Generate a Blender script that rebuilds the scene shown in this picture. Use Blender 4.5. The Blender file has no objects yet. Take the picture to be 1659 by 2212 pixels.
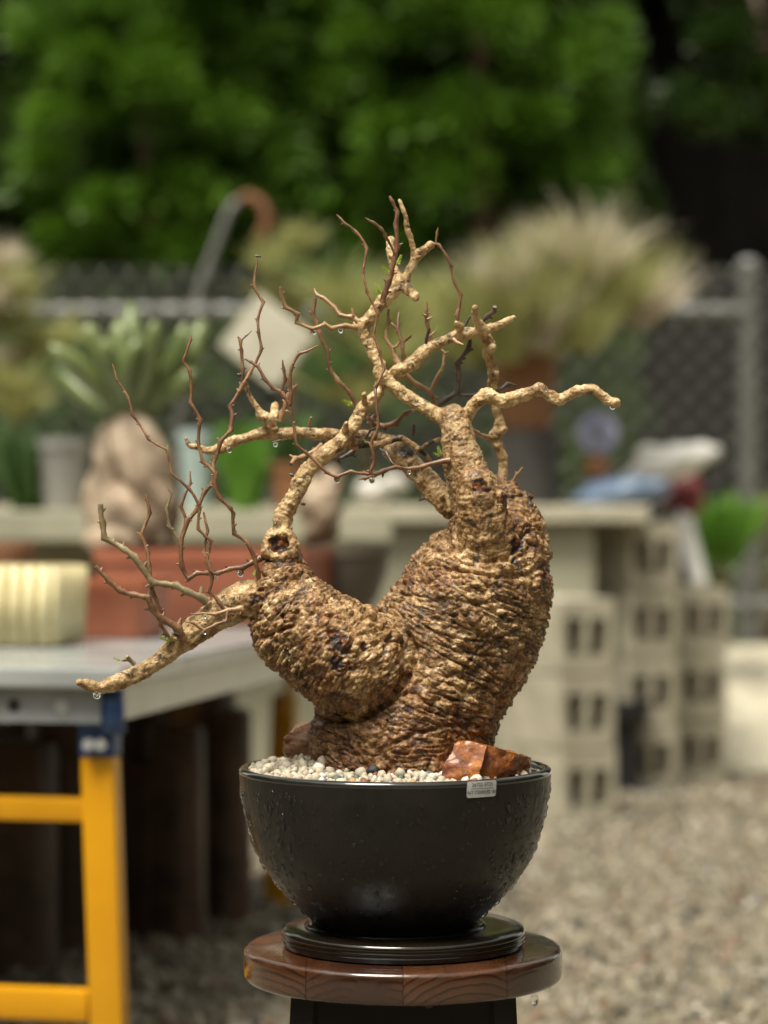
import bpy, bmesh, math, random
import numpy as np
from mathutils import Vector, Matrix, noise, Euler

random.seed(7); np.random.seed(7)
S = bpy.context.scene
COL = S.collection
R = math.radians
PI = math.pi

# ------------------------------------------------------------------ camera, sky, sun, exposure
D = 2.955          # metres from the camera to the potted tree
F = 5500.0         # focal length in picture units (picture 1659 wide, 2212 high)
CU, CV, HC = 829.5, 1106.0, 1.0
cam = bpy.data.cameras.new('camera')
camo = bpy.data.objects.new('camera', cam); COL.objects.link(camo)
camo.location = (0, 0, HC); camo.rotation_euler = (R(90), 0, 0)
cam.sensor_fit = 'VERTICAL'; cam.sensor_height = 36.0; cam.sensor_width = 27.0
cam.lens = 36.0 * F / 2212.0
cam.clip_start = 0.05; cam.clip_end = 500
cam.dof.use_dof = True; cam.dof.focus_distance = D - 0.085; cam.dof.aperture_fstop = 2.8
S.camera = camo

W = bpy.data.worlds.new('World'); S.world = W; W.use_nodes = True
wn = W.node_tree; wn.nodes.clear()
SUN_EL, SUN_ROT = R(66), R(215)
sky = wn.nodes.new('ShaderNodeTexSky'); sky.sky_type = 'NISHITA'; sky.sun_disc = False
sky.sun_elevation = SUN_EL; sky.sun_rotation = SUN_ROT; sky.air_density = 1.0; sky.dust_density = 3.0
hs = wn.nodes.new('ShaderNodeHueSaturation'); hs.inputs['Saturation'].default_value = 0.14
tint = wn.nodes.new('ShaderNodeMixRGB'); tint.blend_type = 'MULTIPLY'; tint.inputs[0].default_value = 1.0
tint.inputs[2].default_value = (1.0, 0.955, 0.84, 1)
bg = wn.nodes.new('ShaderNodeBackground'); bg.inputs['Strength'].default_value = 0.06
wo = wn.nodes.new('ShaderNodeOutputWorld')
wn.links.new(sky.outputs[0], hs.inputs['Color']); wn.links.new(hs.outputs[0], tint.inputs[1])
wn.links.new(tint.outputs[0], bg.inputs[0]); wn.links.new(bg.outputs[0], wo.inputs[0])

sl = bpy.data.lights.new('sun', 'SUN'); sl.energy = 1.4; sl.angle = R(24); sl.color = (1.0, 0.945, 0.82)
so = bpy.data.objects.new('sun', sl); COL.objects.link(so)
# sky rotation is measured clockwise from +Y: the sun stands behind the camera, to the left
sdir = Vector((math.sin(SUN_ROT) * math.cos(SUN_EL), math.cos(SUN_ROT) * math.cos(SUN_EL), math.sin(SUN_EL)))
so.rotation_euler = sdir.to_track_quat('Z', 'Y').to_euler()

vs = S.view_settings
vs.view_transform = 'Standard'; vs.look = 'None'; vs.exposure = 1.95; vs.gamma = 1.0; vs.use_curve_mapping = False
S.cycles.use_denoising = True; S.cycles.caustics_reflective = False
S.cycles.max_bounces = 8; S.cycles.transparent_max_bounces = 8
S.cycles.sample_clamp_indirect = 6.0

# ------------------------------------------------------------------ helpers
def at(u, v, d):
    """the world point seen at picture place (u, v), d metres away"""
    return Vector(((u - CU) / F * d, d, HC - (v - CV) / F * d))
def size(n, d): return n * d / F
def on(u, d, z): return Vector((at(u, 0, d).x, d, z))

def origin(o):
    p = Vector((0, 0, 0))
    while o is not None:
        p = p + Vector(o.location); o = o.parent
    return p

def tag(o, label=None, cat=None, group=None, kind=None):
    if label: o['label'] = label
    if cat: o['category'] = cat
    if group: o['group'] = group
    if kind: o['kind'] = kind
    return o

def empty(name, loc, label=None, cat=None, group=None):
    o = bpy.data.objects.new(name, None); COL.objects.link(o); o.location = loc
    o.empty_display_size = 0.05
    return tag(o, label, cat, group)

def mesh_np(name, v, f, smooth=True):
    """v (n,3) array, f (m,k) array of one polygon size"""
    me = bpy.data.meshes.new(name)
    v = np.asarray(v, dtype=np.float32); f = np.asarray(f, dtype=np.int32)
    k = f.shape[1]
    me.vertices.add(len(v)); me.vertices.foreach_set('co', v.ravel())
    me.loops.add(f.size); me.loops.foreach_set('vertex_index', f.ravel())
    me.polygons.add(len(f)); me.polygons.foreach_set('loop_start', np.arange(0, f.size, k, dtype=np.int32))
    me.polygons.foreach_set('use_smooth', np.full(len(f), smooth))
    me.update(calc_edges=True)
    return me

def link(name, me, mat=None, parent=None, loc=(0, 0, 0), rot=(0, 0, 0)):
    o = bpy.data.objects.new(name, me); COL.objects.link(o)
    if mat is not None and len(me.materials) == 0: me.materials.append(mat)
    o.parent = parent; o.location = loc; o.rotation_euler = rot
    return o

class MB:
    def __init__(s): s.v = []; s.f = []
    def add(s, vs_, fs):
        b = len(s.v); s.v += [Vector(p) for p in vs_]; s.f += [tuple(i + b for i in q) for q in fs]; return s
    def box(s, c, sz, rz=0.0, rot=None, ch=0.0):
        M = rot if rot is not None else Matrix.Rotation(rz, 3, 'Z')
        c = Vector(c); hx, hy, hz = sz[0] / 2, sz[1] / 2, sz[2] / 2
        if ch <= 0:
            pts = [(-hx, -hy, -hz), (hx, -hy, -hz), (hx, hy, -hz), (-hx, hy, -hz), (-hx, -hy, hz), (hx, -hy, hz), (hx, hy, hz), (-hx, hy, hz)]
            fs = [(0, 3, 2, 1), (4, 5, 6, 7), (0, 1, 5, 4), (1, 2, 6, 5), (2, 3, 7, 6), (3, 0, 4, 7)]
            return s.add([c + M @ Vector(p) for p in pts], fs)
        bm = bmesh.new(); bmesh.ops.create_cube(bm, size=1.0)
        for q in bm.verts: q.co = Vector((q.co.x * sz[0], q.co.y * sz[1], q.co.z * sz[2]))
        bmesh.ops.bevel(bm, geom=bm.edges[:], offset=ch, segments=2, profile=0.6, affect='EDGES')
        bm.verts.index_update()
        s.add([c + M @ q.co for q in bm.verts], [tuple(q.index for q in f.verts) for f in bm.faces]); bm.free()
        return s
    def tube(s, pts, rad, n=8, cap=True, flat=1.0):
        pts = [Vector(p) for p in pts]
        if not hasattr(rad, '__len__'): rad = [rad] * len(pts)
        t = (pts[1] - pts[0]).normalized()
        up = Vector((0, 0, 1)) if abs(t.z) < 0.9 else Vector((0, 1, 0))
        a = t.cross(up).normalized(); vv = []; ff = []
        for i, p in enumerate(pts):
            t = (pts[min(i + 1, len(pts) - 1)] - pts[max(i - 1, 0)]).normalized()
            a = (a - t * a.dot(t)).normalized(); b = t.cross(a)
            for j in range(n):
                w = 2 * PI * j / n
                vv.append(p + (a * math.cos(w) + b * math.sin(w) * flat) * rad[i])
        for i in range(len(pts) - 1):
            for j in range(n):
                k = (j + 1) % n
                ff.append((i * n + j, i * n + k, (i + 1) * n + k, (i + 1) * n + j))
        if cap:
            ff.append(tuple(range(n - 1, -1, -1))); ff.append(tuple((len(pts) - 1) * n + j for j in range(n)))
        return s.add(vv, ff)
    def lathe(s, prof, c, n=48, closed=False, wob=None):
        c = Vector(c); vv = []; ff = []
        for (r, z) in prof:
            for j in range(n):
                w = 2 * PI * j / n; rr = r * (wob(w, z) if wob else 1)
                vv.append(c + Vector((rr * math.cos(w), rr * math.sin(w), z)))
        m = len(prof)
        for i in range(m if closed else m - 1):
            for j in range(n):
                k = (j + 1) % n; i2 = (i + 1) % m
                ff.append((i * n + j, i * n + k, i2 * n + k, i2 * n + j))
        if not closed:
            ff.append(tuple(range(n - 1, -1, -1))); ff.append(tuple((m - 1) * n + j for j in range(n)))
        return s.add(vv, ff)
    def build(s, name, mat, parent=None, loc=None, smooth=False, angle=None):
        o0 = origin(parent) if parent is not None else Vector(loc if loc is not None else (0, 0, 0))
        me = bpy.data.meshes.new(name)
        me.from_pydata([tuple(p - o0) for p in s.v], [], s.f)
        bm = bmesh.new(); bm.from_mesh(me); bmesh.ops.recalc_face_normals(bm, faces=bm.faces[:]); bm.to_mesh(me); bm.free()
        if smooth:
            for p in me.polygons: p.use_smooth = True
            if angle is not None: me.set_sharp_from_angle(angle=angle)
        o = link(name, me, mat, parent, (0, 0, 0) if parent is not None else o0)
        return o

# ------------------------------------------------------------------ materials
class NT:
    def __init__(s, name):
        s.m = bpy.data.materials.new(name); s.m.use_nodes = True; s.t = s.m.node_tree
        s.b = s.t.nodes['Principled BSDF']; s.out = s.t.nodes['Material Output']
    def n(s, typ, **kw):
        x = s.t.nodes.new(typ)
        for k, v in kw.items(): setattr(x, k, v)
        return x
    def l(s, a, b): s.t.links.new(a, b)
    def coord(s, which='Object'): return s.n('ShaderNodeTexCoord').outputs[which]
    def noise(s, vec, scale, detail=4, rough=0.55, dist=0.0):
        x = s.n('ShaderNodeTexNoise'); x.inputs['Scale'].default_value = scale; x.inputs['Detail'].default_value = detail
        x.inputs['Roughness'].default_value = rough; x.inputs['Distortion'].default_value = dist
        if vec is not None: s.l(vec, x.inputs['Vector'])
        return x.outputs['Fac']
    def ramp(s, fac, stops):
        x = s.n('ShaderNodeValToRGB'); e = x.color_ramp.elements
        while len(e) < len(stops): e.new(0.5)
        for q, (p, c) in zip(e, stops):
            q.position = p; q.color = (c[0], c[1], c[2], 1) if hasattr(c, '__len__') else (c, c, c, 1)
        s.l(fac, x.inputs[0]); return x.outputs[0]
    def mix(s, fac, a, b, typ='MIX'):
        x = s.n('ShaderNodeMixRGB', blend_type=typ)
        for i, q in ((0, fac), (1, a), (2, b)):
            if hasattr(q, 'default_value') or hasattr(q, 'links'): s.l(q, x.inputs[i])
            elif i == 0: x.inputs[0].default_value = q
            else: x.inputs[i].default_value = (q[0], q[1], q[2], 1)
        return x.outputs[0]
    def math(s, op, a, b=None, clamp=False):
        x = s.n('ShaderNodeMath', operation=op); x.use_clamp = clamp
        for i, q in ((0, a), (1, b)):
            if q is None: continue
            if hasattr(q, 'links'): s.l(q, x.inputs[i])
            else: x.inputs[i].default_value = q
        return x.outputs[0]
    def attr(s, name, typ='GEOMETRY'):
        x = s.n('ShaderNodeAttribute', attribute_name=name); x.attribute_type = typ
        return x.outputs['Fac']
    def bump(s, h, strength=0.3, dist=0.002):
        x = s.n('ShaderNodeBump'); x.inputs['Strength'].default_value = strength; x.inputs['Distance'].default_value = dist
        s.l(h, x.inputs['Height']); s.l(x.outputs[0], s.b.inputs['Normal'])
    def color(s, c):
        if hasattr(c, 'links'): s.l(c, s.b.inputs['Base Color'])
        else: s.b.inputs['Base Color'].default_value = (c[0], c[1], c[2], 1)
    def set(s, **kw):
        for k, v in kw.items():
            k = {'rough': 'Roughness', 'metal': 'Metallic', 'coat': 'Coat Weight', 'coatr': 'Coat Roughness', 'spec': 'Specular IOR Level',
                 'trans': 'Transmission Weight', 'ior': 'IOR', 'alpha': 'Alpha'}[k]
            if hasattr(v, 'links'): s.l(v, s.b.inputs[k])
            else: s.b.inputs[k].default_value = v
        return s

def mottled(name, c1, c2, scale=8, rough=0.6, bump=0.2, bscale=40, bd=0.002, c3=None, **kw):
    m = NT(name); co = m.coord()
    f = m.noise(co, scale, 6, 0.6)
    st = [(0.3, c1), (0.7, c2)] if c3 is None else [(0.28, c1), (0.5, c2), (0.72, c3)]
    m.color(m.ramp(f, st)); m.set(rough=rough, **kw)
    if bump: m.bump(m.noise(co, bscale, 6, 0.6), bump, bd)
    return m.m

M = {}
M['yellow'] = mottled('yellow_paint', (0.56, 0.255, 0.003), (0.64, 0.31, 0.005), 5, 0.38, 0.05, 30)
M['blue'] = mottled('blue_paint', (0.02, 0.06, 0.19), (0.03, 0.08, 0.24), 9, 0.4, 0.05)
M['steel'] = mottled('galvanised_steel', (0.22, 0.24, 0.26), (0.34, 0.36, 0.38), 14, 0.42, 0.05, metal=0.35)
M['rivet'] = mottled('zinc_bolt', (0.5, 0.52, 0.55), (0.62, 0.64, 0.66), 30, 0.3, 0.0, metal=0.6)
M['tabletop'] = mottled('pale_grey_board', (0.23, 0.245, 0.245), (0.34, 0.36, 0.355), 6, 0.22, 0.08, 60)
M['terracotta'] = mottled('terracotta_clay', (0.24, 0.07, 0.035), (0.36, 0.115, 0.06), 7, 0.55, 0.15, 50)
M['clay_light'] = mottled('orange_terracotta', (0.30, 0.085, 0.04), (0.44, 0.145, 0.075), 7, 0.5, 0.15, 50)
M['cream'] = mottled('cream_glaze', (0.55, 0.47, 0.25), (0.72, 0.64, 0.38), 9, 0.4, 0.1, 40)
M['bowl_brown'] = mottled('brown_stoneware', (0.07, 0.055, 0.04), (0.12, 0.10, 0.075), 9, 0.5, 0.1)
M['black_plastic'] = mottled('black_plastic', (0.010, 0.010, 0.011), (0.018, 0.018, 0.02), 9, 0.45, 0.05)
M['dark_pot'] = mottled('dark_grey_pot', (0.045, 0.04, 0.04), (0.07, 0.065, 0.06), 9, 0.5, 0.05)
M['grey_pot'] = mottled('grey_pot', (0.22, 0.21, 0.20), (0.3, 0.29, 0.27), 9, 0.5, 0.05)
M['pale_blue_pot'] = mottled('pale_blue_glaze', (0.30, 0.38, 0.38), (0.4, 0.48, 0.47), 9, 0.4, 0.05)
M['orange_pot'] = mottled('orange_brown_pot', (0.20, 0.085, 0.035), (0.30, 0.14, 0.06), 7, 0.6, 0.1)
M['white'] = mottled('white_plastic', (0.72, 0.71, 0.66), (0.84, 0.83, 0.78), 5, 0.35, 0.1, 12, 0.01)
M['board'] = mottled('cream_board_paint', (0.42, 0.39, 0.30), (0.58, 0.55, 0.45), 9, 0.5, 0.1, 30)
M['greywhite'] = mottled('dull_white_plastic', (0.42, 0.40, 0.36), (0.54, 0.52, 0.47), 9, 0.5, 0.1, 30)
M['bluesheet'] = mottled('blue_sheet', (0.13, 0.19, 0.30), (0.25, 0.33, 0.46), 7, 0.3, 0.2, 12, 0.01)
M['bluebucket'] = mottled('blue_plastic', (0.03, 0.09, 0.34), (0.05, 0.13, 0.42), 7, 0.35, 0.05)
M['red'] = mottled('red_plastic', (0.12, 0.012, 0.014), (0.19, 0.022, 0.022), 7, 0.4, 0.1, 12, 0.01)
M['concrete'] = mottled('pale_concrete', (0.27, 0.245, 0.18), (0.42, 0.385, 0.29), 9, 0.75, 0.5, 60, 0.004, c3=(0.52, 0.48, 0.375))
M['olive_concrete'] = mottled('damp_concrete', (0.30, 0.29, 0.21), (0.42, 0.40, 0.29), 4, 0.7, 0.3, 50, 0.003)
M['galv'] = mottled('grey_galvanised_pipe', (0.13, 0.135, 0.13), (0.22, 0.22, 0.205), 10, 0.45, 0.05, metal=0.3)
M['dark_galv'] = mottled('weathered_pipe', (0.10, 0.10, 0.095), (0.17, 0.165, 0.15), 10, 0.6, 0.05)
M['wire'] = mottled('fence_wire', (0.13, 0.13, 0.115), (0.20, 0.20, 0.175), 10, 0.5, 0.0)
M['rust'] = mottled('rusty_pipe', (0.12, 0.045, 0.015), (0.22, 0.09, 0.03), 12, 0.7, 0.1)
M['caudex_pale'] = mottled('pale_caudex', (0.11, 0.06, 0.032), (0.33, 0.245, 0.165), 24, 0.6, 0.5, 40, 0.006, c3=(0.52, 0.43, 0.325))
M['shed'] = mottled('dark_stained_boards', (0.004, 0.0035, 0.003), (0.008, 0.0065, 0.0055), 6, 0.9, 0.1, spec=0.08)
M['log'] = mottled('wet_dark_timber', (0.020, 0.011, 0.007), (0.12, 0.060, 0.036), 9, 0.5, 0.5, 25, 0.006)
M['split'] = mottled('freshly_split_wood', (0.20, 0.10, 0.035), (0.34, 0.19, 0.07), 12, 0.6, 0.3, 40, 0.004)
M['soil'] = mottled('dark_wet_soil', (0.02, 0.014, 0.010), (0.05, 0.035, 0.025), 60, 0.7, 0.5, 150, 0.003)
M['stalk'] = mottled('brown_stalk', (0.10, 0.05, 0.03), (0.18, 0.1, 0.06), 20, 0.7, 0.2)
M['lavender'] = mottled('lavender_petals', (0.52, 0.54, 0.74), (0.72, 0.72, 0.86), 20, 0.6, 0.0)
M['hose'] = mottled('grey_blue_hose', (0.16, 0.18, 0.23), (0.24, 0.26, 0.31), 7, 0.35, 0.0)

def leafy(name, c1, c2, scale=3.0, rough=0.5, trans=0.25):
    m = NT(name); co = m.coord()
    f = m.noise(co, scale, 3, 0.5)
    c = m.ramp(f, [(0.35, c1), (0.65, c2)])
    m.color(c); m.set(rough=rough)
    tr = m.n('ShaderNodeBsdfTranslucent'); m.l(c, tr.inputs[0])
    mx = m.n('ShaderNodeMixShader'); mx.inputs[0].default_value = trans
    m.l(m.b.outputs[0], mx.inputs[1]); m.l(tr.outputs[0], mx.inputs[2]); m.l(mx.outputs[0], m.out.inputs[0])
    return m.m
M['fir'] = leafy('conifer_leaf', (0.048, 0.110, 0.007), (0.112, 0.225, 0.013), 1.2)
M['fir_deep'] = leafy('deep_green_leaf', (0.022, 0.052, 0.005), (0.055, 0.110, 0.010), 1.2)
M['pale_leaf'] = leafy('olive_yellow_leaf', (0.27, 0.28, 0.085), (0.45, 0.45, 0.19), 4, trans=0.35)
M['plume'] = leafy('pale_straw_plume', (0.52, 0.46, 0.33), (0.68, 0.61, 0.49), 5, trans=0.35)
M['bright_leaf'] = leafy('bright_green_leaf', (0.10, 0.26, 0.02), (0.18, 0.36, 0.05), 6)
M['mid_leaf'] = leafy('mid_green_leaf', (0.05, 0.11, 0.03), (0.10, 0.19, 0.05), 6)
M['finger'] = mottled('waxy_green_finger', (0.065, 0.095, 0.026), (0.20, 0.24, 0.085), 9, 0.35, 0.05)
M['sprout'] = leafy('new_lime_leaf', (0.26, 0.40, 0.02), (0.40, 0.52, 0.05), 200, 0.4, 0.35)

def water_mat():
    m = NT('clear_water'); m.color((0.98, 0.99, 1.0)); m.set(rough=0.0, trans=1.0, ior=1.33); return m.m
M['water'] = water_mat()

def bark_mat():
    m = NT('knobbly_wet_bark'); co = m.coord()
    limb = m.attr('limb'); scar = m.attr('scar'); dead = m.attr('dead'); low = m.attr('low')
    n1 = m.noise(co, 30, 7, 0.72, 0.6)
    fine = m.noise(co, 150, 5, 0.7, 0.3)
    mixn = m.math('ADD', m.math('MULTIPLY', n1, 0.62), m.math('MULTIPLY', fine, 0.38))
    body = m.ramp(mixn, [(0.37, (0.030, 0.014, 0.006)), (0.45, (0.135, 0.068, 0.021)), (0.51, (0.32, 0.178, 0.068)), (0.60, (0.66, 0.485, 0.265))])
    n2 = m.noise(co, 15, 6, 0.7, 0.5)
    rust_f = m.math('MULTIPLY', m.ramp(n2, [(0.49, 0), (0.58, 1)]), 0.8)
    body = m.mix(rust_f, body, m.ramp(fine, [(0.38, (0.045, 0.014, 0.005)), (0.5, (0.15, 0.055, 0.014)), (0.64, (0.36, 0.17, 0.05))]))
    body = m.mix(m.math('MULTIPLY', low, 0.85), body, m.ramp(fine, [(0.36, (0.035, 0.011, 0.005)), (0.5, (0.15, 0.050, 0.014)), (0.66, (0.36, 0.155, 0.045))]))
    limbc = m.ramp(m.math('ADD', m.math('MULTIPLY', m.noise(co, 48, 6, 0.7, 0.4), 0.6), m.math('MULTIPLY', fine, 0.4)), [(0.36, (0.10, 0.046, 0.017)), (0.45, (0.36, 0.22, 0.088)), (0.57, (0.66, 0.49, 0.26))])
    body = m.mix(m.math('MULTIPLY', m.attr('seam_dark'), m.ramp(m.noise(co, 24, 4, 0.6), [(0.38, 0.15), (0.6, 0.9)])), body, (0.035, 0.017, 0.009))  # dark seam colour, with groove shade painted in for stronger local contrast
    c = m.mix(limb, body, limbc)
    # black lichen blotches and small dark lenticels
    b1 = m.ramp(m.noise(co, 42, 7, 0.75, 0.5), [(0.56, 0), (0.625, 1)])
    c = m.mix(m.math('MULTIPLY', b1, 0.85), c, (0.022, 0.016, 0.013))
    vo = m.n('ShaderNodeTexVoronoi'); vo.inputs['Scale'].default_value = 230; m.l(co, vo.inputs['Vector'])
    sp = m.ramp(vo.outputs['Distance'], [(0.16, 1), (0.30, 0)])
    spf = m.math('MULTIPLY', sp, m.ramp(m.noise(co, 60, 3), [(0.45, 0), (0.55, 0.85)]))
    c = m.mix(spf, c, (0.035, 0.02, 0.012))
    c = m.mix(scar, c, m.ramp(m.noise(co, 130, 4), [(0.4, (0.014, 0.008, 0.005)), (0.52, (0.05, 0.013, 0.005)), (0.62, (0.22, 0.07, 0.015)), (0.75, (0.34, 0.17, 0.05))]))
    c = m.mix(dead, c, m.ramp(m.noise(co, 70, 5), [(0.4, (0.012, 0.010, 0.009)), (0.7, (0.07, 0.05, 0.035))]))
    m.color(c)
    m.set(rough=m.ramp(m.noise(co, 40, 4), [(0.35, 0.36), (0.65, 0.75)]), spec=0.4, coat=0.2, coatr=0.12)
    h = m.math('ADD', m.noise(co, 210, 5, 0.6), m.math('MULTIPLY', m.noise(co, 620, 3), 0.4))
    m.bump(h, 1.0, 0.0022)
    return m.m
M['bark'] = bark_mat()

def twig_mat(name, a, b, c):
    m = NT(name); co = m.coord()
    col = m.ramp(m.noise(co, 55, 5, 0.6), [(0.3, a), (0.52, b), (0.75, c)])
    sp = m.ramp(m.noise(co, 300, 3, 0.6), [(0.60, 0), (0.68, 0.8)])
    col = m.mix(sp, col, (0.03, 0.018, 0.012))
    m.color(col); m.set(rough=0.45, coat=0.15, coatr=0.2)
    m.bump(m.noise(co, 400, 4, 0.6), 0.5, 0.0008); return m.m
M['twig_red'] = twig_mat('reddish_twig_bark', (0.070, 0.031, 0.015), (0.20, 0.098, 0.045), (0.40, 0.25, 0.13))
M['twig_tan'] = twig_mat('tan_twig_bark', (0.20, 0.10, 0.045), (0.34, 0.20, 0.095), (0.46, 0.31, 0.165))
M['twig_dark'] = twig_mat('weathered_black_twig', (0.03, 0.022, 0.018), (0.08, 0.055, 0.04), (0.17, 0.12, 0.08))
M['twig_lichen'] = twig_mat('lichen_grey_twig', (0.12, 0.09, 0.05), (0.25, 0.19, 0.10), (0.38, 0.33, 0.20))
M['cutwood'] = mottled('grey_cut_end', (0.10, 0.07, 0.06), (0.26, 0.19, 0.16), 200, 0.6, 0.1)

# ------------------------------------------------------------------ ground
g = MB(); g.add([(-60, -20, 0), (60, -20, 0), (60, 120, 0), (-60, 120, 0)], [(0, 1, 2, 3)])
def ground_mat():
    m = NT('gravel_ground'); co = m.coord()
    a = m.noise(co, 30, 6, 0.7); b = m.noise(co, 3, 4)
    c = m.ramp(a, [(0.3, (0.09, 0.078, 0.052)), (0.5, (0.18, 0.158, 0.115)), (0.68, (0.26, 0.235, 0.175))])
    c = m.mix(m.ramp(b, [(0.4, 0), (0.7, 0.35)]), c, (0.22, 0.16, 0.10))
    m.color(c); m.set(rough=0.6); m.bump(a, 0.6, 0.02); return m.m
tag(g.build('ground', ground_mat()), 'pale wet gravel yard', 'ground', kind='structure')

def ico(sub):
    bm = bmesh.new(); bmesh.ops.create_icosphere(bm, subdivisions=sub, radius=1.0)
    v = np.array([q.co[:] for q in bm.verts]); bm.verts.index_update()
    f = np.array([[q.index for q in p.verts] for p in bm.faces]); bm.free(); return v, f
ICO = {k: ico(k) for k in (1, 2, 3)}

def scatter_stones():
    iv, if_ = ICO[1]; n = 20000; rg = np.random.RandomState(3)
    d = 4.4 + rg.rand(n) ** 0.8 * 5.6
    x = (rg.rand(n) * 2 - 1) * d * 0.19
    r = 0.007 + rg.rand(n) ** 2.8 * 0.018
    vv = np.zeros((n, len(iv), 3)); 
    for i in range(n):
        e = Euler((rg.rand() * 6, rg.rand() * 6, rg.rand() * 6)).to_matrix()
        sc = np.array([1.2, 0.9, 0.6]) * (0.8 + 0.4 * rg.rand(3))
        vv[i] = (iv * (0.85 + 0.3 * rg.rand(len(iv), 1)) * sc) @ np.array(e).T * r[i] + [x[i], d[i], r[i] * 0.35]
    ff = (if_[None] + (np.arange(n) * len(iv))[:, None, None]).reshape(-1, 3)
    me = mesh_np('gravel_stones', vv.reshape(-1, 3), ff, False)
    a = me.attributes.new('tint', 'FLOAT', 'POINT'); a.data.foreach_set('value', np.repeat(rg.rand(n), len(iv)).astype(np.float32))
    m = NT('yard_stone'); t = m.attr('tint')
    m.color(m.ramp(t, [(0.04, (0.085, 0.077, 0.06)), (0.25, (0.155, 0.134, 0.092)), (0.5, (0.215, 0.187, 0.13)), (0.85, (0.29, 0.257, 0.185)), (0.97, (0.19, 0.125, 0.08))]))
    m.set(rough=0.4)
    o = link('gravel_stones', me, m.m); tag(o, 'loose pale wet gravel stones covering the yard', 'gravel', kind='stuff')
scatter_stones()

# sloping concrete apron up to the fence on the right, and the low curb the fence stands on
ap = MB(); x0, x1 = 0.98, 4.2
ap.add([(x0, 9.75, 0.02), (x1, 9.55, 0.02), (x1, 10.9, 0.43), (x0, 10.9, 0.43), (x0, 9.75, -0.1), (x1, 9.55, -0.1), (x1, 10.9, -0.1), (x0, 10.9, -0.1)],
       [(0, 1, 2, 3), (0, 4, 5, 1), (1, 5, 6, 2), (2, 6, 7, 3), (3, 7, 4, 0)])
tag(ap.build('pavement', M['concrete']), 'sloping pale concrete apron leading up to the fence', 'pavement', kind='structure')
kb = MB(); kb.box((0, 11.1, 0.2), (12, 0.38, 0.44))
tag(kb.build('kerb', M['olive_concrete']), 'low concrete kerb under the chain link fence', 'kerb', kind='structure')

# ------------------------------------------------------------------ chain link fence
FY = 11.0
fe = empty('chain_link_fence', (0, FY, 0.42), 'tall grey chain link fence running behind the concrete bench', 'fence')
wm = MB(); zlo, zhi, xa, xb = 0.45, 2.06, -2.6, 2.6
hgt = zhi - zlo; k = 0
q = xa - hgt
cell = 0.118
while q < xb:
    for sgn in (1, -1):
        a = q if sgn > 0 else q + hgt
        b = q + hgt if sgn > 0 else q
        p0 = Vector((a, FY + 0.004 * sgn, zlo)); p1 = Vector((b, FY + 0.004 * sgn, zhi))
        wm.tube([p0, p1], 0.0044, 4, False)
    q += cell
o = wm.build('wire_mesh', M['wire'], fe); o['kind'] = 'stuff'
for px in (1.58, -3.6):
    MB().tube([(px, FY + 0.05, 0.42), (px, FY + 0.05, 2.05)], 0.043, 16).build('post', M['galv'], fe, smooth=True, angle=R(40))
    MB().lathe([(0.05, 0), (0.05, 0.03), (0.03, 0.05), (0.002, 0.055)], (px, FY + 0.05, 2.05), 14).build('post_cap', M['galv'], fe, smooth=True)
MB().tube([(-3.6, FY + 0.03, 1.87), (1.54, FY + 0.03, 1.87)], 0.032, 12).build('top_rail', M['galv'], fe, smooth=True, angle=R(40))
MB().tube([(-3.6, FY + 0.03, 0.6), (4, FY + 0.03, 0.6)], 0.03, 12).build('bottom_rail', M['galv'], fe, smooth=True, angle=R(40))

# bent pole rising behind the fence
bp = empty('bent_pole', at(425, 700, 11.4), 'leaning grey pole whose rusty top hooks over behind the fence', 'pole')
pts = [on(330, 11.4, 0.0), at(405, 720, 11.4), at(440, 600, 11.4), at(478, 500, 11.4), at(497, 452, 11.4), at(515, 432, 11.4)]
MB().tube(pts, 0.019, 10).build('shaft', M['dark_galv'], bp, smooth=True)
pts = [at(515, 432, 11.4), at(540, 424, 11.4), at(565, 440, 11.4), at(578, 470, 11.4), at(572, 500, 11.4), at(555, 525, 11.4)]
MB().tube(pts, [0.021, 0.024, 0.026, 0.028, 0.03, 0.028], 10).build('hook', M['rust'], bp, smooth=True)

# ------------------------------------------------------------------ trees behind
def cards(c, dirs, L, Wd, rg):
    """leaf quads: centres (n,3), directions (n,3)"""
    n = len(c); rnd = rg.normal(size=(n, 3)); side = np.cross(dirs, rnd); side /= np.linalg.norm(side, axis=1)[:, None] + 1e-9
    L = np.broadcast_to(L, n)[:, None]; Wd = np.broadcast_to(Wd, n)[:, None]
    a = c; b = c + dirs * L * 0.45 + side * Wd; t = c + dirs * L; e = c + dirs * L * 0.45 - side * Wd
    v = np.stack([a, b, t, e], 1).reshape(-1, 3); f = np.arange(n * 4).reshape(n, 4); return v, f

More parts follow.
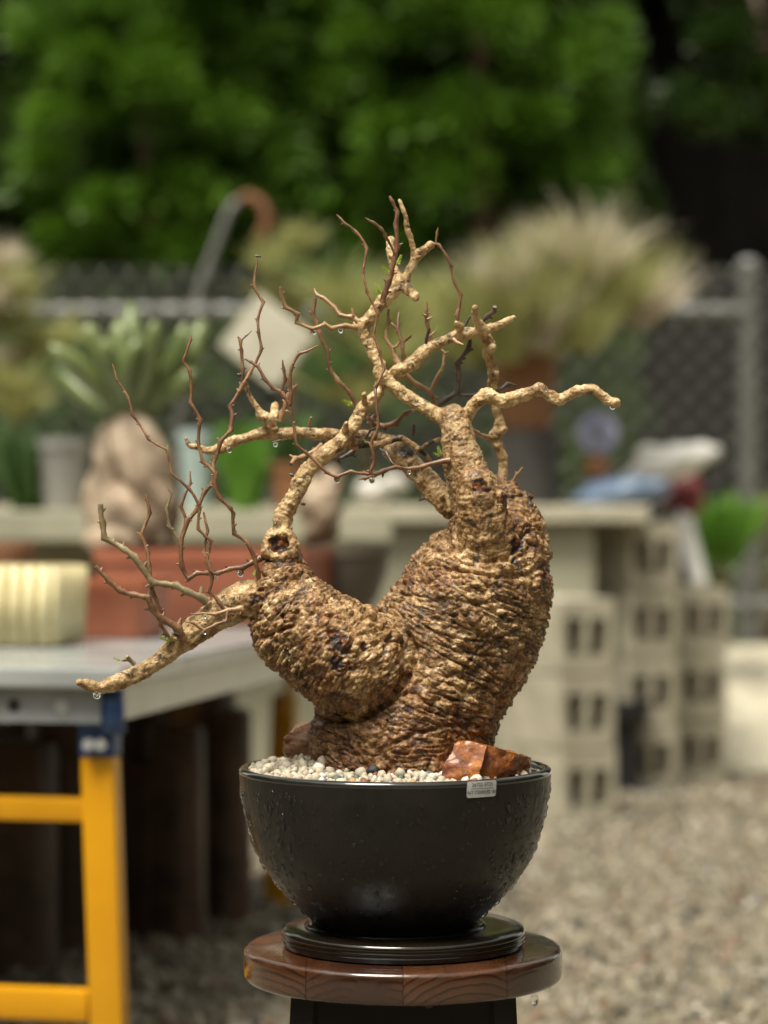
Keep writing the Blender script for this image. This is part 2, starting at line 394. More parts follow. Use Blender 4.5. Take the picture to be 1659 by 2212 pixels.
def crown_mesh(seed, Hh, rad, nclump, per, L, name='crown'):
    rg = np.random.RandomState(seed); cs = []; ds = []
    for i in range(nclump):
        z = Hh * (0.02 + 0.98 * rg.rand()); t = z / Hh
        prof = rad * (0.55 + 0.6 * math.sin(PI * min(1, 0.18 + t * 0.82)) ** 0.8) * (0.85 if t > 0.85 else 1)
        ang = rg.rand() * 2 * PI; rr = prof * (0.45 + 0.6 * rg.rand())
        cc = np.array([rr * math.cos(ang), rr * math.sin(ang), z]); cr = rad * (0.18 + 0.22 * rg.rand())
        p = rg.normal(size=(per, 3)); p /= np.linalg.norm(p, axis=1)[:, None]
        p *= (rg.rand(per, 1) ** 0.5); 
        dd = p * 0.8 + np.array([math.cos(ang), math.sin(ang), 0.25]) * 0.8 + rg.normal(size=(per, 3)) * 0.35
        dd /= np.linalg.norm(dd, axis=1)[:, None]
        cs.append(cc + p * cr * np.array([1, 1, 0.7])); ds.append(dd)
    c = np.concatenate(cs); d = np.concatenate(ds)
    v, f = cards(c, d, L * (0.6 + 0.8 * rg.rand(len(c))), L * 0.22, rg)
    return mesh_np(name, v, f, False)

crowns = [crown_mesh(s, 5.6, 0.75, 230, 300, 0.088) for s in (1, 2, 3)]
crowns_b = []
for me in crowns:
    me.materials.append(M['fir']); mb_ = me.copy(); mb_.materials.clear(); mb_.materials.append(M['fir_deep']); crowns_b.append(mb_)
tk = MB(); tk.tube([(0, 0, 0), (0.03, 0.02, 2), (-0.02, 0, 4), (0, 0, 5.8)], [0.11, 0.09, 0.06, 0.015], 9)
tks = tk.build('trunk', M['stalk'], None, smooth=True); trunk_me = tks.data; bpy.data.objects.remove(tks)
TREES = [  # u of axis, distance, scale xy, scale z, crown, deep?, label
    (-40, 14.6, 0.85, 1.0, 0, 1, 'dark green conifer at the far left edge behind the fence'),
    (330, 13.6, 0.85, 0.78, 1, 0, 'mid green conifer rising behind the bent pole'),
    (520, 14.2, 0.95, 1.02, 2, 0, 'bright green conifer left of centre behind the fence'),
    (800, 14.6, 0.90, 1.0, 0, 1, 'deep green conifer directly behind the top of the bonsai'),
    (1040, 13.8, 0.88, 0.93, 1, 0, 'brightest green conifer standing behind the straw coloured grass'),
    (1225, 15.0, 0.5, 0.86, 2, 1, 'slim dark conifer beside the black shed'),
    (290, 17.2, 1.0, 1.15, 2, 1, 'tall back row conifer on the left, with sky glinting through'),
    (660, 17.4, 1.4, 1.2, 1, 1, 'tall back row conifer in the middle, half hidden by nearer trees'),
    (1090, 17.6, 1.2, 1.2, 0, 1, 'tall back row conifer left of the black shed'),
]
for i, (u, d, sxy, sz, ci, deep, lab) in enumerate(TREES):
    p = at(u, CV, d); t = empty('conifer_tree', (p.x, d, 0), lab, 'tree', 'conifers behind the fence')
    me = (crowns_b if deep else crowns)[ci]
    c = link('crown', me, None, t, (0, 0, 0.35), (0, 0, i * 1.9)); c.scale = (sxy, sxy, sz)
    c = link('trunk', trunk_me, None, t, (0, 0, 0)); c.scale = (sxy, sxy, sz)
# overhanging bough at the top right corner
p = at(1600, CV, 14.2)
# far wood closing the view behind the trees
hd = np.random.RandomState(15); n = 60000
cx = hd.uniform(-9, 9, n); cz = hd.uniform(0, 8.2, n); cy = 20.5 + 0.9 * np.sin(cx * 2.1) * np.sin(cz * 1.7 + cx) + hd.normal(size=n) * 0.3
gap = np.hypot((cx - at(150, 0, 20.5).x), (cz - at(0, 90, 20.5).z)) < 0.42
dd = hd.normal(size=(n, 3)) + [0, -0.6, 0.3]; dd /= np.linalg.norm(dd, axis=1)[:, None]
v, f = cards(np.stack([cx, cy, cz], 1)[~gap], dd[~gap], 0.24, 0.08, hd)
o = link('far_wood', mesh_np('far_wood', v, f, False), M['fir_deep']); tag(o, 'dense dark green wood filling the background behind the conifers', 'wood', kind='stuff')
t = empty('overhanging_tree', (p.x + 0.5, 14.2, 0), 'leafy tree whose bough hangs into the top right corner over the shed', 'tree')
bm_ = crown_mesh(9, 1.5, 0.55, 46, 240, 0.085); bm_.materials.append(M['fir_deep'])
c = link('crown', bm_, None, t, (-0.35, 0, 3.15))
MB().tube([(p.x + 0.5, 14.2, 0), (p.x + 0.45, 14.2, 2), (p.x + 0.2, 14.2, 3.4), (p.x, 14.2, 4.2)], [0.07, 0.06, 0.04, 0.015], 9).build('trunk', M['log'], t, smooth=True)

# dark shed filling the right
sh = empty('dark_shed', (3.3, 17, 0), 'near black timber shed beyond the fence on the right', 'shed')
for i in range(22):
    MB().box((1.36 + i * 0.2, 15.6 + 0.012 * (i % 2), 2.1), (0.196, 0.03, 4.2)).build('board', M['shed'], sh)
MB().box((3.8, 17.2, 2.1), (4.3, 3.0, 4.19)).build('body', M['shed'], sh)
MB().box((3.8, 17.0, 4.3), (4.7, 3.6, 0.16)).build('roof', M['shed'], sh)

# tall unseen hedge, added to cut sky fill, behind the photographer and on both sides (it shows in the wet glaze)
hd = np.random.RandomState(25); n = 70000
per = hd.rand(n) * 44.0
hx = np.where(per < 15, -6.5, np.where(per < 29, per - 15 - 6.5 - 0.5, 6.5)); hy = np.where(per < 15, 9.5 - per, np.where(per < 29, -5.5, per - 29 - 5.5))
hx = hx + hd.normal(size=n) * 0.35; hy = hy + hd.normal(size=n) * 0.35; hz = hd.rand(n) * (5.2 + 0.5 * np.sin(per * 1.7))
dd = hd.normal(size=(n, 3)) + [0, 0, 0.2]; dd /= np.linalg.norm(dd, axis=1)[:, None]
v, f = cards(np.stack([hx, hy, hz], 1), dd, 0.30, 0.11, hd)
o = link('added_hedge', mesh_np('added_hedge', v, f, False), M['fir_deep']); tag(o, 'tall unseen dark hedge added behind and beside the photographer to cut sky fill', 'hedge', kind='stuff')

# low hedge line that closes the view under the crowns
hd = np.random.RandomState(5); n = 16000
c = np.stack([hd.uniform(-3.2, 3.0, n), hd.uniform(12.0, 13.0, n), hd.rand(n) ** 0.9 * 0.75], 1)
dd = hd.normal(size=(n, 3)) + [0, -0.4, 0.5]; dd /= np.linalg.norm(dd, axis=1)[:, None]
v, f = cards(c, dd, 0.09, 0.022, hd)
o = link('undergrowth', mesh_np('undergrowth', v, f, False), M['fir_deep']); tag(o, 'dense dark undergrowth seen through the chain link fence', 'undergrowth', kind='stuff')

# ------------------------------------------------------------------ concrete block bench behind
def hollow_block(w, l, h):
    """block on its side: two square openings on the -Y face (w wide), l deep, h high, real recesses"""
    m = MB(); hw, hh = w / 2, h / 2; ox = [(-0.36 * w, -0.06 * w), (0.06 * w, 0.36 * w)]; oz = (-0.27 * h, 0.24 * h)
    xs = [-hw, ox[0][0], ox[0][1], ox[1][0], ox[1][1], hw]; zs = [-hh, oz[0], oz[1], hh]
    y = -l / 2; dep = 0.12
    for i in range(5):
        for j in range(3):
            hole = (j == 1 and i in (1, 3))
            q = [(xs[i], y, zs[j]), (xs[i + 1], y, zs[j]), (xs[i + 1], y, zs[j + 1]), (xs[i], y, zs[j + 1])]
            if not hole: m.add(q, [(0, 1, 2, 3)])
            else:
                q2 = [(a * 0.97 + 0.03 * (xs[i] + xs[i + 1]) / 2, y + dep, b) for a, _, b in q]
                m.add(q + q2, [(4, 5, 6, 7), (0, 4, 5, 1), (1, 5, 6, 2), (2, 6, 7, 3), (3, 7, 4, 0)])
    m.add([(-hw, y, -hh), (hw, y, -hh), (hw, -y, -hh), (-hw, -y, -hh), (-hw, y, hh), (hw, y, hh), (hw, -y, hh), (-hw, -y, hh)],
          [(0, 3, 2, 1), (4, 5, 6, 7), (1, 2, 6, 5), (2, 3, 7, 6), (3, 0, 4, 7)])
    o = m.build('block', M['concrete'], None); me = o.data; bpy.data.objects.remove(o)
    bm = bmesh.new(); bm.from_mesh(me); bmesh.ops.remove_doubles(bm, verts=bm.verts, dist=1e-5); bmesh.ops.recalc_face_normals(bm, faces=bm.faces[:]); bm.to_mesh(me); bm.free()
    return me
blk = hollow_block(0.205, 0.39, 0.236)
blk.materials.append(M['concrete']) if not blk.materials else None
def pier(u, d, n, rz, label, h=0.242, z0=0.0, dx=0.0):
    p = at(u, CV, d); t = empty('block_pier', (p.x, d, z0), label, 'block pier', 'hollow block piers of the bench')
    for i in range(n):
        o = link('block', blk, None, t, (random.uniform(-.006, .006), random.uniform(-.006, .006), 0.119 + i * h), (0, 0, rz + random.uniform(-.02, .02)))
    return t
pier(1206, 8.32, 3, R(27), 'nearest hollow block pier, three blocks high, just right of the bonsai pot')
pier(1352, 9.25, 4, R(24), 'tall hollow block pier holding up the right end of the concrete bench')
pier(1462, 9.55, 3, R(24), 'rightmost hollow block pier, three blocks high, beside the sloping apron')
sb = empty('concrete_bench', (0, 9.2, 0.93), 'long pale concrete slab bench carrying plant pots in front of the fence', 'bench')
MB().box((-0.475, 9.3, 0.9935), (2.81, 0.8, 0.06), 0, ch=0.008).build('slab', M['concrete'], sb)
MB().box((-0.48, 9.03, 0.4815), (2.44, 0.12, 0.963)).build('back_wall', M['olive_concrete'], sb)
# second, nearer slab on the left
sb2 = empty('concrete_shelf', (-1.0, 8.3, 0.9), 'lower damp concrete shelf behind the terracotta planters on the left', 'shelf')
MB().box((-0.85, 8.45, 0.955), (1.75, 0.5, 0.1), 0, ch=0.008).build('slab', M['olive_concrete'], sb2)
MB().box((-0.85, 8.55, 0.4525), (1.6, 0.12, 0.904)).build('wall', M['olive_concrete'], sb2)

# ------------------------------------------------------------------ plants and pots on the bench
ZSH, ZBE = 1.0055, 1.024          # tops of the damp shelf and of the bench
def simple_pot(name, c, r0, r1, h, mat, label, cat='pot', n=24, rim=True, soil=True, group=None):
    t = empty(name, c, label, cat, group); c = Vector(c)
    pr = [(r0, 0), (r1 * 0.97, h * 0.86), (r1 * 1.05, h * 0.86), (r1 * 1.05, h), (r1 * 0.93, h), (r1 * 0.9, h * 0.9)] if rim else [(r0, 0), (r1, h), (r1 * 0.92, h), (r1 * 0.88, h * 0.88)]
    MB().lathe(pr, c, n).build('body', mat, t, smooth=True, angle=R(35))
    if soil: MB().lathe([(r1 * 0.905, -0.01), (r1 * 0.9, 0.0)], c + Vector((0, 0, h * 0.9)), n).build('soil', M['soil'], t)
    return t

def tuft(name, base, n, L, spread, mat, label, cat, wid=0.006, droop=0.6, up=1.0, seed=1, part='blades', rad=0.03, group=None):
    rg = random.Random(seed); vv = []; ff = []
    for i in range(n):
        a = rg.uniform(0, 2 * PI); out = rg.uniform(0.05, 1) ** 0.7 * spread; l = L * rg.uniform(0.5, 1.1)
        d0 = Vector((math.cos(a) * out, math.sin(a) * out, up)).normalized()
        p = Vector(base) + Vector((math.cos(a), math.sin(a), 0)) * rad * rg.random()
        sd = d0.cross(Vector((rg.uniform(-1, 1), rg.uniform(-1, 1), rg.uniform(-1, 1)))).normalized()
        b = len(vv); st = 4
        for k2 in range(st + 1):
            w = wid * (1 - k2 / st * 0.85) * (1.0 if k2 else 0.6)
            vv += [p + sd * w, p - sd * w]
            p = p + d0 * (l / st); d0 = (d0 + Vector((0, 0, -droop * 0.28)) + Vector((rg.uniform(-.1, .1), rg.uniform(-.1, .1), 0))).normalized()
        for k2 in range(st): ff.append((b + 2 * k2, b + 2 * k2 + 1, b + 2 * k2 + 3, b + 2 * k2 + 2))
    b0 = Vector(base)
    me = mesh_np(name, np.array([tuple(p - b0) for p in vv]), np.array(ff), False)
    return me

def add_tuft(parent, base, n, L, spread, mat, part='blades', **kw):
    me = tuft(part, base, n, L, spread, mat, '', '', **kw)
    o = link(part, me, mat, parent, Vector(base) - origin(parent)); return o

# big straw coloured plume plant on an orange pot, on a dark stand
ds = simple_pot('dark_stand', on(1135, 9.25, ZBE), 0.125, 0.13, 0.272, M['dark_pot'], 'dark grey upturned pot under the orange brown pot', 'stand', rim=False, soil=False)
pp = empty('straw_plume_plant', at(1135, 930, 9.25), 'big bushy plant of pale straw plumes in an orange brown pot', 'potted plant')
MB().lathe([(0.095, 0), (0.12, 0.27), (0.13, 0.27), (0.13, 0.31), (0.112, 0.31), (0.11, 0.28)], origin(pp), 24).build('pot', M['orange_pot'], pp, smooth=True, angle=R(35))
b = at(1150, 745, 9.25)
prg = random.Random(31)
for i in range(30):                                    # loose bunches of blades, straw above and yellow green below, mixed
    u = prg.gauss(1165, 85) if i < 15 else prg.uniform(1010, 1400); v = prg.uniform(600, 760) if i < 15 else prg.uniform(680, 800)
    v += max(0, abs(u - 1165) - 120) * 0.12
    straw = prg.random() < (0.66 if v < 700 else 0.3)
    add_tuft(pp, at(u, v, 9.2 + prg.uniform(-.2, .2)), prg.randint(90, 190), prg.uniform(0.24, 0.36), prg.uniform(0.5, 1.2), M['plume'] if straw else M['pale_leaf'], 'plume' if straw else 'leaves', wid=0.006, droop=prg.uniform(0.2, 0.9), seed=40 + i, rad=0.05)
for k2 in range(9):
    MB().tube([b + Vector((0, 0, -0.05)), at(1000 + 45 * k2, 720 - 8 * (k2 % 3), 9.2)], [0.012, 0.005], 6).build('stem', M['stalk'], pp)
# olive shrub between the plume plant and the pale panel
ol = empty('olive_shrub', at(790, 900, 9.5), 'olive yellow feathery shrub behind the upper branches of the bonsai', 'shrub')
org = random.Random(55)
for i in range(16):
    add_tuft(ol, at(800 + org.uniform(-110, 130), 640 + 16 * i, 9.5 + org.uniform(-.2, .2)), 110, 0.24, 1.2, M['pale_leaf'] if i % 4 else M['mid_leaf'], 'leaves', wid=0.007, droop=0.7, seed=120 + i, rad=0.06)
MB().tube([on(800, 9.5, ZBE), at(795, 980, 9.5), at(800, 870, 9.5)], 0.012, 7).build('stem', M['stalk'], ol)
ol = empty('yellow_shrub', at(620, 700, 10.2), 'thin yellowish shrub standing upright right of the hooked pole', 'shrub')
yrg = random.Random(77)
for i in range(9):
    add_tuft(ol, at(625 + yrg.uniform(-45, 45), 540 + 28 * i, 10.2 + yrg.uniform(-.1, .1)), 60, 0.17, 1.3, M['pale_leaf'], 'leaves', wid=0.008, droop=0.7, seed=80 + i, rad=0.03)
MB().tube([on(625, 10.2, 0.0), at(625, 710, 10.2)], 0.012, 7).build('stem', M['stalk'], ol)
ol = empty('pale_shrub', at(40, 900, 10.0), 'pale yellow green shrub at the left edge in front of the fence', 'shrub')
for i in range(14):
    add_tuft(ol, at(35 + yrg.uniform(-90, 75), 590 + 24 * i, 10.0 + yrg.uniform(-.15, .15)), 75, 0.21, 1.3, M['pale_leaf'] if i % 3 else M['plume'], 'leaves' if i % 3 else 'dry_leaves', wid=0.009, droop=0.8, seed=95 + i, rad=0.04)
MB().tube([on(35, 10.0, 0.0), at(35, 750, 10.0)], 0.012, 7).build('stem', M['stalk'], ol)

# tilted pale panel and its black post
pn = empty('square_sign', at(578, 840, 9.0), 'blank square cream board standing on its corner among the plants', 'board')
rot = Matrix.Rotation(R(-8), 3, 'Z') @ Matrix.Rotation(R(38), 3, 'Y')
MB().box(at(578, 738, 9.0), (0.255, 0.05, 0.235), rot=rot, ch=0.008).build('board', M['board'], pn)
MB().tube([at(600, 815, 9.05), on(600, 9.05, ZBE)], 0.03, 8).build('support', M['dark_pot'], pn)

# smaller pots and plants along the back
t = simple_pot('grey_pot', on(135, 8.5, ZSH), 0.06, 0.085, 0.24, M['grey_pot'], 'plain grey pot behind the pale caudex plant', 'pot')
t = empty('leafy_potted_plant', on(62, 8.55, ZSH), 'small bright leafy plant left of the grey pot', 'potted plant')
add_tuft(t, on(62, 8.55, ZSH), 220, 0.28, 0.5, M['mid_leaf'], 'leaves', wid=0.014, droop=0.4, seed=12, rad=0.05)
t = simple_pot('pale_blue_pot', on(425, 8.6, ZSH), 0.04, 0.062, 0.27, M['pale_blue_pot'], 'tall pale blue pot behind the long bare twigs', 'pot')
t = empty('bright_potted_plant', on(528, 8.6, ZSH), 'narrow bright green plant right of the pale blue pot', 'potted plant')
add_tuft(t, on(528, 8.6, ZSH), 190, 0.30, 0.35, M['bright_leaf'], 'leaves', wid=0.012, droop=0.3, seed=13, rad=0.04)
t = simple_pot('brown_pot', on(620, 8.62, ZSH), 0.04, 0.06, 0.16, M['orange_pot'], 'small brown pot behind the left arm of the bonsai', 'pot')
add_tuft(t, on(620, 8.62, ZSH + 0.145), 120, 0.2, 0.5, M['mid_leaf'], 'leaves', wid=0.012, droop=0.3, seed=14, rad=0.03)
t = empty('white_bundle', on(815, 9.0, ZBE), 'white rounded plastic bundle seen through the loop of branches', 'bag')
iv, if_ = ICO[2]
def lump(parent, name, c, sx, sy, sz, mat, seed, amp=0.2, rot=None, sub=3, sc=2.5):
    iv, if_ = ICO[sub]; out = []
    Rm = np.array((rot or Matrix.Identity(3)))
    for p in iv:
        q = Vector(p); k3 = 1 + amp * noise.noise(q * sc + Vector((seed * 7.1, seed, 0)))
        out.append(p * k3 * np.array([sx, sy, sz]))
    v = np.array(out) @ Rm.T + np.array(c - (origin(parent) if parent is not None else Vector((0, 0, 0))))
    return link(name, mesh_np(name, v, if_, True), mat, parent)
lump(t, 'sack', on(805, 9.0, ZBE + 0.044), 0.064, 0.06, 0.05, M['greywhite'], 2)
lump(t, 'fold', on(850, 9.03, ZBE + 0.075), 0.052, 0.05, 0.036, M['greywhite'], 3)
# lavender flower head on a stalk, in a small brown pot
t = empty('lavender_flower', on(1290, 9.2, ZBE), 'lavender blue flower head on a brown stalk right of the dark stand', 'flower')
rg = np.random.RandomState(4); n = 420
p = rg.normal(size=(n, 3)); p /= np.linalg.norm(p, axis=1)[:, None]
v, f = cards(p * 0.052, p, 0.028, 0.012, rg)
cc = at(1290, 935, 9.2); link('flower_head', mesh_np('flower_head', v, f, False), M['lavender'], t, cc - origin(t))
MB().tube([on(1300, 9.2, ZBE), at(1292, 1040, 9.2), at(1290, 960, 9.2)], [0.014, 0.018, 0.012], 8).build('stalk', M['stalk'], t, smooth=True)
lump(t, 'bracts', at(1290, 1010, 9.2), 0.045, 0.045, 0.05, M['orange_pot'], 5, 0.4)
# heap of wrapped things at the right end of the bench
t = empty('blue_sheet', on(1335, 9.2, ZBE), 'rumpled light blue plastic sheet lying on the right end of the bench', 'plastic sheet')
lump(t, 'folds', at(1335, 1070, 9.2), 0.19, 0.16, 0.058, M['bluesheet'], 7, 0.35, Matrix.Rotation(R(-10), 3, 'Y'))
t = empty('dark_bin', on(1462, 9.86, 0.0), 'tall dark plastic bin behind the rightmost block pier', 'bin')
MB().lathe([(0.07, 0), (0.082, 0.92), (0.09, 0.925), (0.09, 0.955), (0.078, 0.955), (0.076, 0.9)], origin(t), 20).build('body', M['black_plastic'], t, smooth=True, angle=R(35))
MB().lathe([(0.088, 0), (0.08, 0.012), (0.03, 0.016)], origin(t) + Vector((0, 0, 0.956)), 20).build('lid', M['black_plastic'], t, smooth=True, angle=R(35))
t = empty('red_bag', on(1475, 9.82, 0.972), 'dark red plastic bag on the dark bin under the white sack', 'bag')
lump(t, 'body', at(1478, 1073, 9.8), 0.078, 0.06, 0.088, M['red'], 10, 0.25)
t = empty('white_sack', at(1445, 1050, 9.6), 'long white plastic sack lying slanted above the blue sheet', 'sack')
lump(t, 'body', at(1448, 1003, 9.6), 0.185, 0.12, 0.062, M['white'], 8, 0.25, Matrix.Rotation(R(-17), 3, 'Y'))
lump(t, 'knot', at(1410, 980, 9.6), 0.06, 0.05, 0.035, M['white'], 9, 0.3)
t = empty('white_can', on(1518, 9.6, 0.722), 'pale grey plastic can leaning beside the bright green plant', 'can')
MB().tube([on(1512, 9.6, 0.726), at(1472, 1120, 9.68)], [0.034, 0.042], 12).build('body', M['white'], t, smooth=True, angle=R(40))
MB().tube([at(1472, 1120, 9.68), at(1466, 1104, 9.69)], 0.015, 8).build('cap', M['rivet'], t)
t = simple_pot('blue_bucket', on(1436, 9.5, 0.722), 0.05, 0.062, 0.15, M['bluebucket'], 'blue plastic bucket standing on the rightmost block pier', 'bucket', soil=False)
t = empty('bright_bush', at(1560, 1290, 10.4), 'bright green leafy bush in front of the fence post', 'bush')
add_tuft(t, at(1560, 1215, 10.4), 330, 0.28, 0.6, M['bright_leaf'], 'leaves', wid=0.02, droop=0.5, seed=21, rad=0.07)
MB().tube([at(1560, 1400, 10.6), at(1560, 1200, 10.4)], 0.02, 8).build('stem', M['stalk'], t)
t = empty('yellow_bush', at(1650, 1300, 10.7), 'yellow green bush at the right edge behind the fence post', 'bush')
add_tuft(t, at(1655, 1200, 11.6), 260, 0.3, 0.5, M['pale_leaf'], 'leaves', wid=0.016, droop=0.4, seed=22, rad=0.07)
MB().tube([on(1655, 11.6, 0.0), at(1655, 1190, 11.6)], 0.02, 8).build('stem', M['stalk'], t)
# black planter, hose on the ground
t = empty('black_planter', at(1355, 1715, 9.05), 'tall tapered black plastic planter in the gap between the block piers', 'planter')
c = Vector((at(1355, 0, 9.0).x, 9.0, 0))
MB().lathe([(0.042, 0), (0.05, 0.24), (0.082, 0.27), (0.088, 0.335), (0.078, 0.335), (0.07, 0.29)], c, 20).build('body', M['black_plastic'], t, smooth=True, angle=R(35))
MB().lathe([(0.06, 0), (0.06, 0.02), (0.04, 0.03)], c, 20).build('foot', M['black_plastic'], t, smooth=True, angle=R(35))
t = MB().tube([at(1370, 1716, 9.05), at(1420, 1700, 9.1), at(1470, 1660, 9.5), at(1500, 1630, 9.78), at(1530, 1590, 9.95)], 0.028, 10).build('pipe', M['hose'], None, smooth=True)
tag(t, 'short grey blue pipe lying on the gravel against the apron', 'pipe')

# ------------------------------------------------------------------ yellow legged table with planters on it
TR = R(11.3)
tx = Vector((math.cos(TR), -math.sin(TR), 0)); ty = Vector((math.sin(TR), math.cos(TR), 0))   # along the front edge / away
C0 = Vector((-0.455, 4.33, 0))                                                              # near right corner on the ground
def tp(a, b, z): return C0 + tx * a + ty * b + Vector((0, 0, z))
RZ = -TR
tb = empty('work_table', C0, 'grey topped work table on bright yellow legs at the left', 'table')
MB().box(tp(-0.9, 1.16, 0.717), (1.83, 2.36, 0.036), RZ, ch=0.006).build('tabletop', M['tabletop'], tb)
# front steel channel with slots
ch = MB()
ch.box(tp(-0.84, 0.012, 0.668), (1.62, 0.012, 0.058), RZ); ch.box(tp(-0.84, 0.03, 0.642), (1.62, 0.04, 0.006), RZ)
ch.build('front_beam', M['steel'], tb)
for i in range(14):
    MB().tube([tp(-0.1 - i * 0.085, 0.0052, 0.668), tp(-0.1 - i * 0.085, 0.009, 0.668)], 0.012, 10).build('slot', M['rivet'] if i % 2 == 0 else M['black_plastic'], tb)
MB().box(tp(-0.02, 1.18, 0.668), (0.014, 2.28, 0.058), RZ).build('side_beam', M['tabletop'], tb)
MB().box(tp(-0.93, 2.3, 0.668), (1.62, 0.014, 0.058), RZ).build('back_beam', M['steel'], tb)
MB().box(tp(-0.25, 1.18, 0.655), (0.05, 2.2, 0.05), RZ).build('cross_beam', M['tabletop'], tb)
def leg(u0, v0, u1, v1, d, w, dep, name, mat, parent):
    a, b_ = at(u0, v0, d), at(u1, v1, d)
    dirv = (b_ - a).normalized(); m = MB(); pts = []
    for p in (a, b_):
        for sx, sy in ((-1, -1), (1, -1), (1, 1), (-1, 1)):
            pts.append(p + tx * sx * w / 2 + ty * sy * dep / 2)
    bm = bmesh.new(); vv = [bm.verts.new(p) for p in pts]
    for q in ((0, 1, 2, 3), (7, 6, 5, 4), (0, 4, 5, 1), (1, 5, 6, 2), (2, 6, 7, 3), (3, 7, 4, 0)): bm.faces.new([vv[i] for i in q])
    bmesh.ops.bevel(bm, geom=bm.edges[:], offset=0.007, segments=2, profile=0.6, affect='EDGES'); bm.verts.index_update()
    m.add([q.co for q in bm.verts], [tuple(q.index for q in f.verts) for f in bm.faces]); bm.free()
    return m.build(name, mat, parent, smooth=True, angle=R(30))
gz = lambda d: CV + HC / d * F
leg(217, 1632, 242, gz(4.40) - 1, 4.40, 0.060, 0.05, 'leg', M['yellow'], tb)
br = leg(214, 1490, 217, 1632, 4.40, 0.064, 0.054, 'bracket', M['blue'], tb)
for (u, v) in ((193, 1548), (219, 1548), (194, 1606), (220, 1606)):
    p = at(u, v, 4.376); MB().tube([p, p + Vector((0, -0.026, 0))], 0.0105, 10).build('bolt', M['rivet'], br, smooth=True, angle=R(40))
leg(617, 1500, 598, gz(6.44) - 1, 6.44, 0.062, 0.05, 'leg', M['yellow'], tb)
MB().tube([tp(-0.02, 0.03, 0.70), tp(-0.015, 0.03, 0.62)], 0.022, 10).build('bracket_tube', M['blue'], tb, smooth=True)
MB().tube([at(610, 1540, 6.35), at(640, 1425, 6.35)], 0.012, 8).build('brace', M['yellow'], tb)
def rail(v, th):
    a = at(196, v + 3, 4.41); e = a - tx * 1.4
    c = (a + e) / 2
    MB().box(c, (1.4, 0.036, th), RZ, ch=0.006).build('rail', M['yellow'], tb, smooth=True, angle=R(30))
rail(1746, 0.041); rail(2168, 0.055)
leg(-900, 1480, -940, gz(4.62) - 1, 4.62, 0.06, 0.05, 'leg', M['yellow'], tb)
leg(-560, 1440, -580, gz(6.8) - 1, 6.8, 0.06, 0.05, 'leg', M['yellow'], tb)
MB().tube([at(42, 1490, 4.4), at(42, 1530, 4.4), at(44, 1552, 4.4)], [0.006, 0.010, 0.005], 8).build('hook', M['steel'], tb, smooth=True)

def planter(name, u0, u1, vt, zb, d, dep, mat, label, taper=0.94, rimh=0.0, ribs=0, cat='planter'):
    p0, p1 = at(u0, vt, d), at(u1, vt, d); w = (p1.x - p0.x); h = p0.z - zb
    c = Vector(((p0.x + p1.x) / 2, d + dep / 2, zb)); t = empty(name, c, label, cat)
    def ring(sx, sy, z, r=0.03, n=5):
        out = []
        for cx, cy, a0 in ((1, 1, 0), (-1, 1, 90), (-1, -1, 180), (1, -1, 270)):
            for i in range(n):
                a = R(a0 + 90 * i / (n - 1)); out.append(c + tx * (cx * (sx - r) + r * math.cos(a)) + ty * (cy * (sy - r) + r * math.sin(a)) + Vector((0, 0, z)))
        return out
    m = MB(); hw, hd2 = w / 2, dep / 2
    rings = [ring(hw * taper * 0.93, hd2 * taper * 0.93, 0), ring(hw * taper, hd2 * taper, h * 0.1)]
    if rimh: rings += [ring(hw * 0.97, hd2 * 0.97, h - rimh), ring(hw, hd2, h - rimh + 0.004)]
    rings += [ring(hw, hd2, h), ring(hw - 0.014, hd2 - 0.014, h), ring(hw - 0.016, hd2 - 0.016, h - 0.02)]
    nn = len(rings[0]); pts = [p for r_ in rings for p in r_]; fs = []
    for i in range(len(rings) - 1):
        for j in range(nn): fs.append((i * nn + j, i * nn + (j + 1) % nn, (i + 1) * nn + (j + 1) % nn, (i + 1) * nn + j))
    fs.append(tuple(range(nn - 1, -1, -1)))
    m.add(pts, fs); m.build('body', mat, t, smooth=True, angle=R(40))
    s_ = MB(); s_.add([c + tx * sx * (hw - 0.017) + ty * sy * (hd2 - 0.017) + Vector((0, 0, h - 0.018)) for sx, sy in ((-1, -1), (1, -1), (1, 1), (-1, 1))], [(0, 1, 2, 3)]); s_.build('soil', M['soil'], t)
    for i in range(ribs):
        a = -hw + w * (i + 0.5) / ribs
        MB().tube([c + tx * a * taper - ty * hd2 * taper + Vector((0, 0, 0.006)), c + tx * a - ty * hd2 + Vector((0, 0, h - 0.002))], w / ribs * 0.42, 8).build('rib', mat, t, smooth=True)
    for i in range(ribs):
        a = -hd2 + dep * (i + 0.5) / ribs
        MB().tube([c + ty * a * taper + tx * hw * taper + Vector((0, 0, 0.006)), c + ty * a + tx * hw + Vector((0, 0, h - 0.002))], dep / ribs * 0.42, 8).build('rib', mat, t, smooth=True)
    return t
TZ = 0.7355
planter('ribbed_planter', -95, 140, 1222, TZ, 4.98, 0.2, M['cream'], 'cream glazed planter with vertical ribs on the left of the table', ribs=7)
planter('clay_planter', 152, 340, 1250, TZ, 5.28, 0.2, M['clay_light'], 'smaller terracotta planter beside the cream ribbed planter', 0.92, 0.03)
big = planter('clay_trough', 215, 700, 1186, TZ, 5.85, 0.34, M['terracotta'], 'long terracotta trough at the back of the table', 0.93, 0.035)
t = simple_pot('shallow_black_pot', at(130, 1212, 6.25) , 0.07, 0.1, 0.06, M['black_plastic'], 'shallow black pot behind the cream ribbed planter', 'pot')
t.location.z = TZ
t2 = simple_pot('small_tan_pot', Vector((at(25, 0, 6.3).x, 6.3, TZ)), 0.04, 0.06, 0.19, M['orange_pot'], 'small tan pot at the back left of the table', 'pot')
